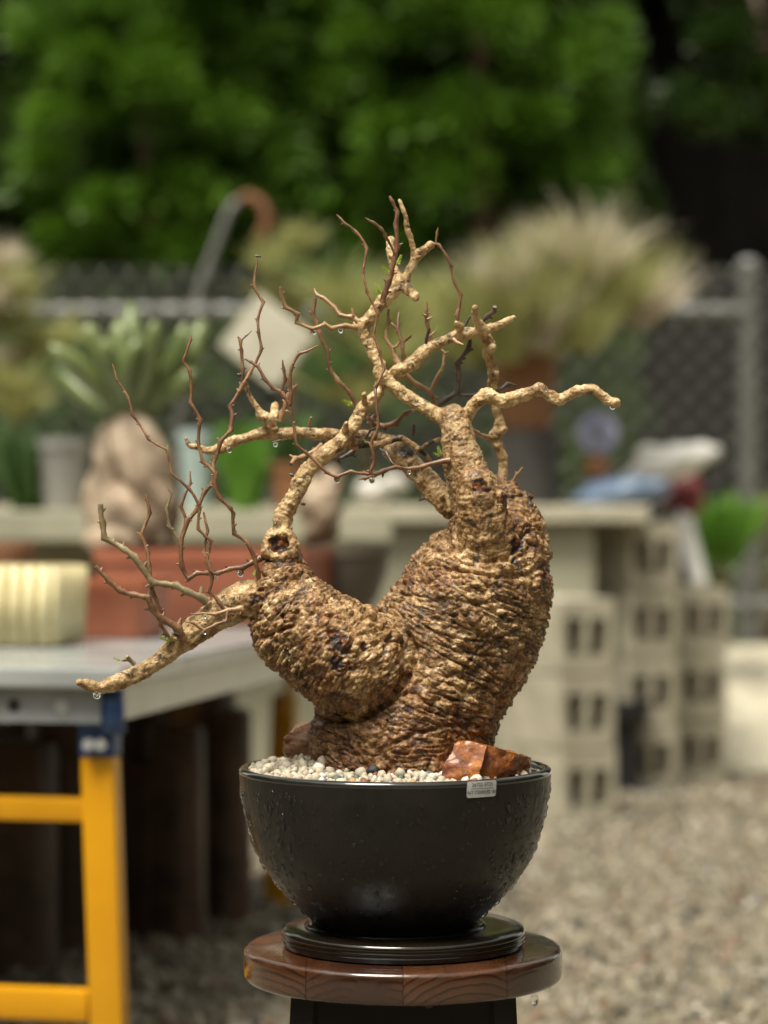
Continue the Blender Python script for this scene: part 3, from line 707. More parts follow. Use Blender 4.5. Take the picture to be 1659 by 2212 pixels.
# dark round bowl with a stumpy pale caudex
bw = empty('brown_bowl', Vector((at(740, 0, 6.2).x, 6.2, TZ)), 'dark brown round bowl planted with a stumpy pale caudex', 'bowl')
c = origin(bw)
MB().lathe([(0.055, 0), (0.06, 0.012), (0.088, 0.06), (0.108, 0.115), (0.114, 0.155), (0.119, 0.158), (0.119, 0.185), (0.108, 0.185), (0.104, 0.165)], c, 32).build('body', M['bowl_brown'], bw, smooth=True, angle=R(35))
MB().lathe([(0.106, -0.006), (0.105, 0)], c + Vector((0, 0, 0.17)), 24).build('soil', M['soil'], bw)
lump(bw, 'caudex', at(692, 1100, 6.2), 0.05, 0.05, 0.085, M['caudex_pale'], 11, 0.5, sc=2.0)
lump(bw, 'caudex_knob', at(715, 1045, 6.2), 0.03, 0.03, 0.035, M['caudex_pale'], 12, 0.4)

# pale fat caudex with green finger leaves, planted in the trough
cp = empty('finger_leaf_plant', at(285, 1190, 5.98), 'pale twisted caudex plant with thick green finger leaves in the trough', 'succulent')
def pale_caudex():
    iv, if_ = ICO[3]; vs_, fs_ = [], []; off = 0
    parts = [(288, 1110, 92, 80, 0), (245, 1010, 52, 115, 8), (305, 1000, 62, 120, -12), (320, 1090, 64, 90, 0), (225, 1080, 42, 80, 5), (262, 1165, 70, 40, 0), (330, 1160, 50, 42, 0)]
    for i, (u, v, ru, rv, tl) in enumerate(parts):
        d = 5.98 + 0.02 * math.sin(i * 2.1); c = np.array(at(u, v, d)); T = np.array(Matrix.Rotation(R(tl), 3, 'Y'))
        P = iv * np.array([size(ru, d), size(ru, d) * 0.85, size(rv, d)]) @ T.T
        # twisting folds
        ang = np.arctan2(P[:, 1], P[:, 0]); fold = 1 + 0.22 * np.sin(3 * ang + P[:, 2] * 30 + i)
        P[:, :2] *= fold[:, None]
        vs_.append(P + c); fs_.append(if_ + off); off += len(iv)
    V = np.concatenate(vs_) - np.array(origin(cp))
    return link('caudex', mesh_np('caudex', V, np.concatenate(fs_), True), M['caudex_pale'], cp)
pale_caudex()
fingers = [((268, 905), (222, 850), (165, 790), (108, 748), 25), ((262, 900), (235, 820), (205, 750), (188, 700), 22), ((266, 905), (262, 820), (262, 740), (258, 690), 26),
           ((275, 905), (290, 820), (285, 730), (282, 655), 25), ((280, 905), (310, 830), (330, 760), (335, 695), 24), ((285, 905), (340, 840), (385, 770), (400, 700), 22),
           ((288, 905), (350, 850), (415, 780), (440, 690), 26), ((262, 905), (210, 850), (170, 800), (148, 760), 22), ((280, 900), (250, 840), (232, 780), (225, 735), 24),
           ((290, 910), (350, 860), (395, 830), (420, 800), 22), ((270, 900), (300, 850), (318, 800), (322, 745), 24), ((262, 910), (205, 870), (160, 835), (128, 800), 22),
           ((275, 905), (272, 850), (270, 800), (300, 735), 24)]
for i, (a, b_, c_, e, w) in enumerate(fingers):
    dz = (i % 4 - 1.5) * 0.05
    P = [at(*a, 5.98), at(*b_, 5.98 + dz * 0.5), at(*c_, 5.98 + dz), at(*e, 5.98 + dz * 1.4)]
    pts = []
    for k2 in range(9):
        tt = k2 / 8 * 3; i0 = min(2, int(tt)); fr = tt - i0; pts.append(P[i0].lerp(P[i0 + 1], fr))
    pts = [pts[0]] + [(pts[j - 1] + pts[j] * 2 + pts[j + 1]) / 4 for j in range(1, 8)] + [pts[8]]
    rr = [size(w, 6) * q for q in (0.55, 0.7, 0.8, 0.9, 1.0, 1.02, 0.98, 0.8, 0.35)]
    MB().tube(pts, rr, 10).build('leaf', M['finger'], cp, smooth=True)

# stumps and old timber standing under the table
STUMPS = [(25, 5.55, 0.10, 0.50, 'thick dark stump at the left edge under the table'), (140, 5.75, 0.085, 0.56, 'tall reddish brown timber post behind the yellow rail'),
          (245, 6.0, 0.075, 0.44, 'dark stump hidden just behind the near yellow leg'), (338, 6.0, 0.095, 0.42, 'near black stump standing right of the near yellow leg'),
          (430, 6.25, 0.075, 0.47, 'dark stump with a pale split top below the table edge'), (490, 6.2, 0.06, 0.52, 'slim dark reddish timber at the right end of the stump row'),
          (300, 6.55, 0.1, 0.62, 'tall blackened stump at the back of the row under the table'), (380, 5.95, 0.07, 0.50, 'reddish brown timber between the near black stump and the split one'), (60, 6.4, 0.12, 0.60, 'broad blackened stump at the back left under the table'),
          (420, 6.65, 0.11, 0.60, 'broad blackened stump at the back right under the table'), (185, 6.6, 0.1, 0.61, 'tall blackened stump in the middle of the back row')]
for i, (u, d, r, h, lab) in enumerate(STUMPS):
    c = Vector((at(u, 0, d).x, d, 0)); t = empty('timber_stump', c, lab, 'stump', 'old timber stumps under the table')
    wob = lambda w, z, i=i: 1 + 0.10 * noise.noise(Vector((math.cos(w) * 2.2, math.sin(w) * 2.2, z * 1.2 + i * 9))) + 0.05 * noise.noise(Vector((math.cos(w) * 7, math.sin(w) * 7, z * 2 + i * 5)))
    MB().lathe([(r * 1.1, 0), (r, h * 0.2), (r * 0.97, h * 0.6), (r * 0.95, h * 0.97), (r * 0.86, h)], c, 28, wob=wob).build('bark', M['log'], t, smooth=True, angle=R(50))
    if i in (4, 1):
        MB().box(c + Vector((-0.02, -r * 0.55, h + 0.03)), (r * 1.1, r * 0.5, 0.09), 0.3, rot=Matrix.Rotation(R(-28), 3, 'Y') @ Matrix.Rotation(0.3, 3, 'Z'), ch=0.01).build('split_wood', M['split'] if i == 4 else M['log'], t)

# ------------------------------------------------------------------ stool
KX = at(870, 0, D).x; PX = at(853.5, 0, D).x
Z_SEAT, SEAT_R, SEAT_T = 0.4975, 343 * D / F, 0.037
st = empty('wooden_stool', (KX, D, 0), 'round wet brown wooden stool carrying the potted bonsai', 'stool')
def wood_mat():
    m = NT('wet_growth_ring_wood'); co = m.coord()
    sx = m.n('ShaderNodeSeparateXYZ'); m.l(co, sx.inputs[0])
    px = m.attr('pith_x', 'OBJECT'); pz = m.attr('pith_z', 'OBJECT'); kx = m.attr('knot_x', 'OBJECT')
    wv = m.n('ShaderNodeTexNoise'); wv.inputs['Scale'].default_value = 14; wv.inputs['Detail'].default_value = 3
    mp = m.n('ShaderNodeMapping'); mp.inputs['Scale'].default_value = (1, 0.25, 1); m.l(co, mp.inputs[0]); m.l(mp.outputs[0], wv.inputs['Vector'])
    wob = m.math('MULTIPLY', m.math('SUBTRACT', wv.outputs['Fac'], 0.5), 0.016)
    dx = m.math('SUBTRACT', sx.outputs[0], px); dz = m.math('SUBTRACT', sx.outputs[2], pz)
    rr = m.math('SQRT', m.math('ADD', m.math('MULTIPLY', dx, dx), m.math('MULTIPLY', dz, dz)))
    kd = m.math('SUBTRACT', sx.outputs[0], kx); kz = m.math('SUBTRACT', sx.outputs[2], 0.474)
    k2 = m.math('ADD', m.math('MULTIPLY', kd, kd), m.math('MULTIPLY', kz, kz))
    kg = m.math('POWER', 2.718, m.math('MULTIPLY', k2, -5500.0))
    rr = m.math('ADD', m.math('ADD', rr, wob), m.math('MULTIPLY', kg, 0.02))
    s_ = m.math('FRACT', m.math('MULTIPLY', rr, 112.0))
    ring = m.ramp(s_, [(0.0, 0.0), (0.55, 0.18), (0.82, 0.85), (0.93, 1.0), (1.0, 0.0)])
    big = m.noise(co, 9, 4)
    base = m.ramp(big, [(0.3, (0.044, 0.016, 0.007)), (0.7, (0.098, 0.037, 0.015))])
    fib = m.noise(mp.outputs[0], 260, 3)
    gn = m.n('ShaderNodeNewGeometry'); sn = m.n('ShaderNodeSeparateXYZ'); m.l(gn.outputs['Normal'], sn.inputs[0])
    face = m.ramp(sn.outputs[2], [(0.3, 0.92), (0.85, 0.3)])
    c = m.mix(m.math('MULTIPLY', ring, face), base, (0.008, 0.004, 0.003))
    c = m.mix(m.math('MULTIPLY', fib, 0.25), c, (0.05, 0.02, 0.01))
    knot = m.ramp(k2, [(0.00006, 1), (0.00016, 0)])
    c = m.mix(m.math('MULTIPLY', knot, 0.8), c, (0.02, 0.008, 0.006))
    m.color(c); m.set(rough=m.ramp(m.noise(co, 22, 3), [(0.4, 0.12), (0.65, 0.36)]), coat=0.45, coatr=0.05)
    m.bump(m.math('ADD', m.math('MULTIPLY', ring, -0.6), m.noise(co, 30, 3)), 0.22, 0.0012)
    return m.m
M['wood'] = wood_mat()
def seat_planks():
    b0 = MB(); e = 0.007; r, t_ = SEAT_R, SEAT_T
    pr = [(0.0001, 0), (r - e, 0)]
    for k2 in range(1, 6): a = R(90 * k2 / 5); pr.append((r - e + e * math.sin(a), e - e * math.cos(a)))
    for k2 in range(0, 6): a = R(90 * k2 / 5); pr.append((r - e + e * math.cos(a), t_ - e + e * math.sin(a)))
    pr.append((0.0001, t_))
    b0.lathe(pr, Vector((KX, D, Z_SEAT - t_)), 128)
    cuts = [KX - SEAT_R - 1] + [at(u, 0, D).x for u in (669, 868, 1082)] + [KX + SEAT_R + 1]
    piths = [(at(590, 0, D).x, 0.40), (at(800, 0, D).x, 0.36), (at(1010, 0, D).x, 0.375), (at(1160, 0, D).x, 0.385)]
    for i in range(4):
        bm = bmesh.new()
        vv = [bm.verts.new(p) for p in b0.v]
        for f in b0.f:
            try: bm.faces.new([vv[j] for j in f])
            except ValueError: pass
        bmesh.ops.remove_doubles(bm, verts=bm.verts, dist=0.0004)
        for xcut, nx in ((cuts[i] + 0.0003, -1), (cuts[i + 1] - 0.0003, 1)):
            res = bmesh.ops.bisect_plane(bm, geom=bm.verts[:] + bm.edges[:] + bm.faces[:], plane_co=(xcut, 0, 0), plane_no=(nx, 0, 0), clear_outer=True)
            ed = [q for q in res['geom_cut'] if isinstance(q, bmesh.types.BMEdge)]
            if ed: bmesh.ops.holes_fill(bm, edges=ed, sides=0)
        bmesh.ops.recalc_face_normals(bm, faces=bm.faces[:])
        o0 = origin(st)
        for q in bm.verts: q.co -= o0
        me = bpy.data.meshes.new('plank'); bm.to_mesh(me); bm.free()
        for p in me.polygons: p.use_smooth = True
        me.set_sharp_from_angle(angle=R(30))
        o = link('plank', me, M['wood'], st)
        o['pith_x'] = float(piths[i][0] - o0.x); o['pith_z'] = float(piths[i][1]); o['knot_x'] = float((at(796, 0, D).x if i == 1 else at(1178, 0, D).x if i == 3 else 9.0) - o0.x)
seat_planks()
M['stoolleg'] = mottled('black_stained_wood', (0.005, 0.0045, 0.004), (0.010, 0.008, 0.007), 12, 0.5, 0.15, 60, spec=0.2)
zb = Z_SEAT - SEAT_T
hw = 0.100
for sx in (-1, 1):
    for sy in (-1, 1):
        m = MB(); a = Vector((KX + sx * hw, D + sy * hw, zb - 0.0005)); b_ = Vector((KX + sx * (hw + 0.022), D + sy * (hw + 0.022), 0.0))
        m.tube([a, b_], 0.026, 4); m.build('leg', M['stoolleg'], st)
for sx, sy in ((0, -1), (0, 1), (-1, 0), (1, 0)):
    MB().box((KX + sx * (hw + 0.012), D + sy * (hw + 0.012), zb - 0.062), (0.19 if sx == 0 else 0.018, 0.018 if sx == 0 else 0.19, 0.12)).build('apron', M['stoolleg'], st)
    MB().box((KX + sx * (hw + 0.025), D + sy * (hw + 0.025), 0.12), (0.25 if sx == 0 else 0.018, 0.018 if sx == 0 else 0.25, 0.03)).build('stretcher', M['stoolleg'], st)

# ------------------------------------------------------------------ saucer
SX = at(871, 0, D).x; Z_SAUC = 0.5205
def glaze(name, c1, c2, rough, bs, coat=0.0, spec=None):
    m = NT(name); co = m.coord()
    f = m.noise(co, 16, 6, 0.65, 0.5)
    mp = m.n('ShaderNodeMapping'); mp.inputs['Scale'].default_value = (1, 1, 0.28); m.l(co, mp.inputs[0])
    f2 = m.noise(mp.outputs[0], 90, 4, 0.6)
    m.color(m.mix(m.ramp(f2, [(0.45, 0), (0.7, 0.55)]), m.ramp(f, [(0.3, c1), (0.7, c2)]), (c1[0] * 2.2, c1[1] * 2.0, c1[2] * 1.8)))
    m.set(rough=rough if not isinstance(rough, tuple) else m.ramp(f2, [(0.3, rough[0]), (0.7, rough[1])]), coat=coat, coatr=0.08)
    m.bump(f2, bs, 0.0008)
    if spec is not None: m.set(spec=spec)
    return m.m
M['pot'] = glaze('charcoal_glaze', (0.006, 0.0058, 0.0056), (0.016, 0.0138, 0.012), (0.24, 0.5), 0.35, 0.0, 0.28)
M['rim'] = glaze('glossy_black_glaze', (0.010, 0.011, 0.010), (0.018, 0.018, 0.016), 0.10, 0.05, 0.5)
M['saucer'] = glaze('wet_black_lacquer', (0.005, 0.004, 0.003), (0.014, 0.009, 0.005), 0.15, 0.12, 0.2)
sc_ = empty('saucer', (SX, D, Z_SEAT), 'wet glossy black round saucer under the bonsai pot', 'saucer')
r = 263 * D / F; h = Z_SAUC - Z_SEAT
pr = [(r - 0.010, 0.0006), (r - 0.003, 0.002), (r - 0.0008, 0.007), (r - 0.0012, 0.0078), (r - 0.0004, 0.0086), (r - 0.0003, 0.012), (r - 0.0008, 0.0128), (r, 0.0136), (r, h - 0.005), (r - 0.0014, h - 0.002), (r - 0.005, h), (0.112, h)]
MB().lathe(pr, origin(sc_), 128).build('dish', M['saucer'], sc_, smooth=True, angle=R(50))
# film of water round the pot foot
wp = MB().lathe([(0.085, 0.0), (0.1055, 0.0), (0.1045, 0.0022), (0.102, 0.0035), (0.085, 0.0035)], (PX, D, Z_SAUC + 0.0002), 96, closed=True).build('water_ring', M['water'], sc_, smooth=True)
# ------------------------------------------------------------------ pot
UM = D / F
zz = lambda v: HC - (v - CV) * UM
pot = empty('bonsai_pot', (PX, D, Z_SAUC), 'round black glazed bonsai pot beaded with rain', 'pot')
PROF = [(1981, 183.5), (1963, 203), (1936, 231), (1887, 271), (1833, 301), (1790, 315.5), (1747, 325.5), (1712, 332), (1679, 335.8), (1664, 337)]
def smooth_prof(pr, n=40):
    vs_ = np.array([p[0] for p in pr])[::-1]; rs = np.array([p[1] for p in pr])[::-1]
    q = np.linspace(vs_[0], vs_[-1], n)
    # Hermite style interpolation
    m_ = np.gradient(rs, vs_); out = []
    for x in q:
        i = min(max(np.searchsorted(vs_, x) - 1, 0), len(vs_) - 2); hh = vs_[i + 1] - vs_[i]; t = (x - vs_[i]) / hh
        y = (2*t**3-3*t**2+1)*rs[i] + (t**3-2*t**2+t)*hh*m_[i] + (-2*t**3+3*t**2)*rs[i+1] + (t**3-t**2)*hh*m_[i+1]
        out.append((y * UM, zz(x)))
    return out[::-1]
BP = smooth_prof(PROF)
ZR = zz(1655)
bz = np.array([p[1] for p in BP]); brd = np.array([p[0] for p in BP])
def bowl_r(z): return float(np.interp(z, bz, brd))
zb0 = BP[0][1]
body = MB().lathe([(0.085, Z_SAUC + 0.0006), (0.094, Z_SAUC + 0.001), (0.0975, zb0)] [:2] + BP, (PX, D, 0), 128)
po = body.build('bowl', M['pot'], pot, smooth=True, angle=R(50))
R0 = 337 * UM
rim = [(R0 - 0.0001, zz(1668)), (R0 + 0.0005, ZR - 0.005), (R0 - 0.0002, ZR - 0.0026), (R0 - 0.0016, ZR - 0.0009), (R0 - 0.0036, ZR), (R0 - 0.0075, ZR), (R0 - 0.0092, ZR - 0.001), (R0 - 0.0100, ZR - 0.004), (R0 - 0.0105, ZR - 0.03)]
MB().lathe(rim[:-1] + [rim[-1]], (PX, D, 0), 128).build('rim', M['rim'], pot, smooth=True, angle=R(60))
sl_ = MB().lathe([(R0 - 0.012, 0), (R0 - 0.0106, 0.001)], (PX, D, ZR - 0.0155), 64).build('soil', M['soil'], pot)
# rain beads on the glaze
def beads():
    rg = np.random.RandomState(11); iv, if_ = ICO[2]; keep = iv[:, 2] > -0.4; vv = []; ff = []; off = 0
    for i in range(900):
        side = rg.rand()
        th = R(rg.uniform(38, 96)) * (1 if rg.rand() < 0.5 else -1) if side < 0.72 else R(rg.uniform(-40, 40))
        z = zb0 + (zz(1690) - zb0) * rg.rand() ** 0.75
        s_ = (0.0010 + 0.0026 * rg.rand() ** 2.6)
        if abs(th) < R(40): s_ *= 0.65
        rr = bowl_r(z); drdz = (bowl_r(z + 0.002) - bowl_r(z - 0.002)) / 0.004
        nrm = Vector((math.sin(th), -math.cos(th), -drdz)).normalized()
        tz = Vector((0, 0, 1)); tz = (tz - nrm * tz.dot(nrm)).normalized(); tx_ = tz.cross(nrm)
        c = np.array([PX + rr * math.sin(th), D - rr * math.cos(th), z])
        el = 1.0 + 0.7 * rg.rand()
        P = iv[:, 0:1] * s_ * np.array(tx_) + iv[:, 1:2] * s_ * el * np.array(tz) + iv[:, 2:3] * s_ * 0.55 * np.array(nrm)
        vv.append(P + c + np.array(nrm) * s_ * 0.12); ff.append(if_ + off); off += len(iv)
    o = link('rain_beads', mesh_np('rain_beads', np.concatenate(vv) - np.array(origin(pot)), np.concatenate(ff), True), M['water'], pot); o['kind'] = 'stuff'
beads()
# price sticker on the rim
stk = empty('price_sticker', (PX, D, ZR), 'small silver price sticker on the front right of the pot rim', 'sticker')
M['sticker'] = mottled('silver_sticker', (0.42, 0.42, 0.42), (0.50, 0.50, 0.50), 40, 0.3, 0.1, 60, 0.0004)
M['ink'] = mottled('black_ink', (0.01, 0.01, 0.01), (0.014, 0.014, 0.014), 40, 0.5, 0)
TH0 = R(31.6); zt, zbm = ZR - 0.0008, ZR - 0.0188; SW = 0.0385
def wrap(x, z, off): 
    th = TH0 + x / R0; rr = max(bowl_r(min(z, BP[-1][1])), 0) + off
    return Vector((PX + rr * math.sin(th), D - rr * math.cos(th), z))
def sticker():
    m = MB(); nx, nz = 24, 8; rc = 0.0022
    def inset(z): 
        e = min(z - zbm, zt - z)
        return 0 if e >= rc else rc - math.sqrt(max(0, rc * rc - (rc - e) ** 2))
    for off in (0.0009, 0.0002):
        for j in range(nz + 1):
            z = zbm + (zt - zbm) * (0.5 - 0.5 * math.cos(PI * j / nz)); hwid = SW / 2 - inset(z)
            for i in range(nx + 1): m.v.append(wrap(-hwid + 2 * hwid * i / nx, z, off))
    W1 = nx + 1; N = W1 * (nz + 1)
    for j in range(nz):
        for i in range(nx):
            a = j * W1 + i; m.f.append((a, a + 1, a + 1 + W1, a + W1)); m.f.append((N + a, N + a + W1, N + a + 1 + W1, N + a + 1))
    m.build('paper', M['sticker'], stk, smooth=True)
    for txt, zc, s_ in (('26722 0725', -0.0066, 0.0058), ('NT:72000(肚18)', -0.0150, 0.0056)):
        cu = bpy.data.curves.new('txt', 'FONT'); cu.body = txt; cu.size = s_; cu.align_x = 'CENTER'; cu.resolution_u = 3
        ob = bpy.data.objects.new('txt', cu); COL.objects.link(ob)
        dg = bpy.context.evaluated_depsgraph_get(); dg.update(); me = bpy.data.meshes.new_from_object(ob.evaluated_get(dg))
        bpy.data.objects.remove(ob)
        bm = bmesh.new(); bm.from_mesh(me); bmesh.ops.subdivide_edges(bm, edges=[e for e in bm.edges if e.calc_length() > 0.002], cuts=2); bm.to_mesh(me); bm.free()
        o0 = origin(stk)
        for q in me.vertices: q.co = wrap(q.co.x, ZR + zc + q.co.y, 0.0013) - o0
        me.materials.clear(); link('lettering', me, M['ink'], stk)
    ln = MB(); nn = 16
    for k2 in range(nn + 1):
        x = -0.0145 + 0.029 * k2 / nn; ln.v += [wrap(x, ZR - 0.0088, 0.0013), wrap(x, ZR - 0.0092, 0.0013)]
    for k2 in range(nn): ln.f.append((2 * k2, 2 * k2 + 1, 2 * k2 + 3, 2 * k2 + 2))
    ln.build('printed_line', M['ink'], stk)
sticker()

# ------------------------------------------------------------------ the tree itself
CROPS = {1: (400, 430, 600), 2: (850, 430, 600), 3: (150, 780, 600), 4: (150, 1130, 600), 5: (600, 900, 400), 6: (900, 850, 550)}
UK = 1659.0 / 1773.0
def U(c, x, y):
    if c == 0: return x, y, 1.0
    x0, y0, w = CROPS[c]; k_ = w / 1659.0 * UK
    return x0 * UK + x * k_, y0 * UK + y * k_, k_
def chain(c, pts, dys, r=None):
    """list of (world, radius) from picture traced points; dy runs along the chain"""
    out = []; n = len(pts)
    for i, p in enumerate(pts):
        cc = c
        if len(p) == 4: cc, p = p[0], p[1:]
        if len(p) == 3: r = p[2]
        u, v, k_ = U(cc, p[0], p[1]); f = i / max(1, n - 1) * (len(dys) - 1); j = min(int(f), len(dys) - 2) if len(dys) > 1 else 0
        dy = dys[0] if len(dys) == 1 else dys[j] + (dys[j + 1] - dys[j]) * (f - j)
        d = D + dy; out.append((at(u, v, d), r * k_ * d / F))
    return out

BODY = [  # (chain, class limb 0..1)
    (chain(0, [(868, 1690, 205), (868, 1640, 203), (868, 1590, 200), (884, 1550, 194), (915, 1490, 186), (955, 1425, 178), (1003, 1350, 172), (1033, 1285, 158), (1066, 1220, 124), (1076, 1170, 106), (1062, 1120, 84), (1078, 1088, 50)], [0.012, 0.012, 0.012, 0.012, 0.02]), 0.0),
    (chain(0, [(612, 1185, 34), (612, 1225, 44), (622, 1275, 66), (628, 1315, 86), (662, 1362, 112), (730, 1412, 118), (782, 1436, 104)], [-0.02, -0.035, -0.052, -0.066, -0.058]), 0.0),
    (chain(0, [(1052, 1170, 64), (1042, 1120, 60), (1036, 1085, 52), (1030, 1050, 44)], [-0.03, -0.045, -0.05]), 0.1),
    (chain(0, [(1062, 1090, 34), (1078, 1078, 20)], [-0.05, -0.055]), 0.0),
    (chain(0, [(1030, 1080, 55), (1015, 1040, 50), (1003, 1005, 45), (992, 960, 38), (985, 925, 36), (978, 905, 34)], [-0.03, -0.03, -0.02]), 0.55),
]
LIMBS = [
    # upper trunk to the crown
    (chain(2, [(520, 1500, 62), (420, 1450, 52), (300, 1375, 45), (190, 1300, 42), (95, 1215, 44), (1, 1310, 1130, 44), (1, 1270, 1040, 40), (1, 1225, 955, 38), (1, 1210, 890, 42), (1, 1262, 825, 42), (1, 1330, 745, 44), (1, 1400, 680, 42), (1, 1455, 622, 48)], [-0.02, 0.0, 0.0]), 1.0),
    (chain(1, [(1470, 640, 40), (1520, 680, 32), (1548, 705, 30)], [0.0, -0.02]), 1.0),
    (chain(1, [(1450, 610, 44), (1425, 565, 32), (1400, 490, 28), (1388, 410, 27), (1388, 345, 27)], [0.0, 0.02]), 1.0),
    (chain(1, [(1475, 620, 34), (1500, 560, 27), (1535, 490, 30), (1560, 442, 32), (1605, 405, 28), (1642, 378, 27)], [0.0, 0.0]), 1.0),
    (chain(1, [(1545, 445, 28), (1530, 395, 19), (1518, 335, 18), (1490, 262, 20), (1488, 215, 15), (1478, 180, 16), (1445, 90, 13)], [0, -0.01]), 1.0),
    # left arm
    (chain(5, [(205, 1490, 120), (220, 1330, 100), (228, 1210, 96), (275, 1110, 90), (330, 1010, 84), (380, 910, 84), (450, 780, 84), (600, 640, 82), (720, 545, 88), (800, 480, 84), (860, 400, 72), (950, 240, 66), (1040, 120, 62), (1130, 40, 52), (1, 1320, 1270, 38)], [-0.03, -0.03, -0.03, -0.02, 0.0]), 0.9),
    (chain(5, [(815, 380, 34), (828, 320, 24)], [-0.03, -0.045]), 1.0),
    (chain(5, [(1000, 120, 30), (1000, 40, 26)], [-0.02, -0.03]), 1.0),
    # big branch passing behind
    (chain(6, [(420, 960, 92), (330, 870, 92), (235, 760, 88), (130, 660, 80), (20, 580, 66), (5, 1380, 545, 66), (5, 1250, 480, 58), (5, 1100, 450, 54), (5, 900, 430, 52), (5, 600, 428, 58), (5, 400, 408, 54), (5, 200, 420, 60), (5, 60, 432, 52), (3, 1260, 615, 42), (3, 1150, 640, 32), (3, 1060, 670, 36), (3, 990, 705, 32), (3, 920, 722, 25), (3, 850, 700, 22), (3, 800, 690, 19), (3, 770, 640, 12)], [0.02, 0.045, 0.045, 0.04]), 0.75),
    (chain(1, [(630, 1545, 40), (605, 1490, 42), (565, 1465, 32), (530, 1405, 22), (490, 1345, 17), (465, 1285, 14)], [0.04, 0.03]), 0.8),
    (chain(1, [(640, 1500, 30), (648, 1440, 32), (648, 1402, 28)], [0.045, 0.06]), 0.9),
    # right long branch
    (chain(2, [(590, 1520, 50), (640, 1440, 42), (700, 1370, 44), (760, 1335, 50), (820, 1360, 46), (870, 1370, 48), (980, 1335, 44), (1060, 1310, 40), (1095, 1298, 42), (1150, 1330, 38), (1210, 1362, 40), (1260, 1345, 38), (1330, 1312, 38), (1430, 1298, 35), (1480, 1325, 34), (1530, 1368, 34), (1580, 1382, 34)], [-0.02, -0.035, -0.04]), 1.0),
    # right upper branch
    (chain(2, [(165, 1185, 36), (215, 1165, 48), (290, 1125, 46), (350, 1065, 44), (410, 1022, 37), (500, 980, 36), (575, 945, 42), (640, 940, 38), (700, 930, 36), (780, 905, 30), (850, 880, 28), (890, 860, 23), (930, 836, 14)], [-0.005, 0.01, 0.01]), 1.0),
    (chain(2, [(590, 950, 36), (580, 900, 32), (565, 870, 18)], [0.01, 0.0]), 1.0),
    (chain(2, [(735, 930, 38), (715, 885, 32), (690, 850, 28), (680, 800, 27), (684, 778, 25)], [0.01, -0.01]), 0.7),
    # back upright limb on the right
    (chain(6, [(800, 930, 50), (795, 860, 37), (785, 780, 37), (790, 700, 36), (785, 630, 38), (765, 560, 36), (735, 500, 42), (755, 450, 46), (775, 410, 40), (755, 340, 32), (735, 270, 32), (2, 800, 1310, 30), (2, 785, 1270, 32), (2, 800, 1195, 36), (2, 778, 1120, 30), (2, 760, 1060, 34), (2, 770, 1015, 40), (2, 745, 960, 36), (2, 730, 920, 34)], [0.055, 0.055, 0.04, 0.02]), 1.0),
    (chain(6, [(760, 440, 40), (800, 425, 26)], [0.05, 0.045]), 1.0),
    (chain(2, [(780, 1030, 34), (800, 1030, 22)], [0.02, 0.01]), 1.0),
    (chain(2, [(800, 1195, 30), (822, 1190, 20)], [0.03, 0.02]), 1.0),
    # stub on the right shoulder
    (chain(6, [(760, 1010, 90), (830, 945, 66), (885, 905, 44), (945, 890, 34), (985, 900, 30)], [0.03, 0.02]), 0.3),
    (chain(6, [(890, 950, 40), (930, 1010, 30), (945, 1080, 22)], [0.02, 0.02]), 0.1),
    # low left limb
    (chain(4, [(1330, 720, 130), (1220, 690, 120), (1120, 720, 122), (1020, 770, 112), (900, 850, 98), (790, 935, 88), (700, 1005, 72), (600, 1095, 55), (480, 1165, 56), (400, 1205, 56), (320, 1235, 52), (230, 1265, 40), (150, 1250, 36), (95, 1230, 26)], [-0.045, -0.045, -0.05, -0.06]), 0.7),
    # weathered black branch under the arch
    (chain(5, [(900, 520, 60), (1000, 520, 44), (1120, 525, 34), (1230, 490, 34), (1350, 465, 32), (1440, 510, 34), (1520, 570, 32), (1580, 620, 24), (1640, 680, 16)], [-0.015, 0.0, 0.01]), 0.5),
    (chain(5, [(1520, 570, 26), (1570, 540, 22), (1659, 495, 22), (6, 370, 490, 18)], [0.0, -0.01]), 0.5),
    (chain(5, [(1280, 520, 40), (1330, 580, 80), (1420, 640, 80)], [0.035, 0.03]), 0.4),
]
# ring shaped callus knobs round old cuts
def callus(u, v, R_, rr, dy, tilt=0.3, n=14):
    d = D + dy; pts = []
    for i in range(n + 1):
        a = 2 * PI * i / n; pts.append((at(u + R_ * math.cos(a), v + R_ * math.sin(a) * 0.88, d - 0.004 * math.sin(a) * tilt * 10 * 0.3), rr * (1 + 0.18 * math.sin(i * 2.3)) * d / F))
    return pts
BODY.append((callus(605, 1180, 28, 15, -0.047), 0.25))
BODY.append((chain(0, [(605, 1178, 27), (605, 1182, 26)], [-0.037, -0.037]), 0.2))
BODY.append((callus(609, 1322, 24, 17, -0.086), 0.2))
BODY.append((chain(0, [(609, 1320, 26), (609, 1324, 26)], [-0.077, -0.077]), 0.2))
BODY.append((chain(0, [(548, 1302, 34), (545, 1296, 24)], [-0.07, -0.082]), 0.2))

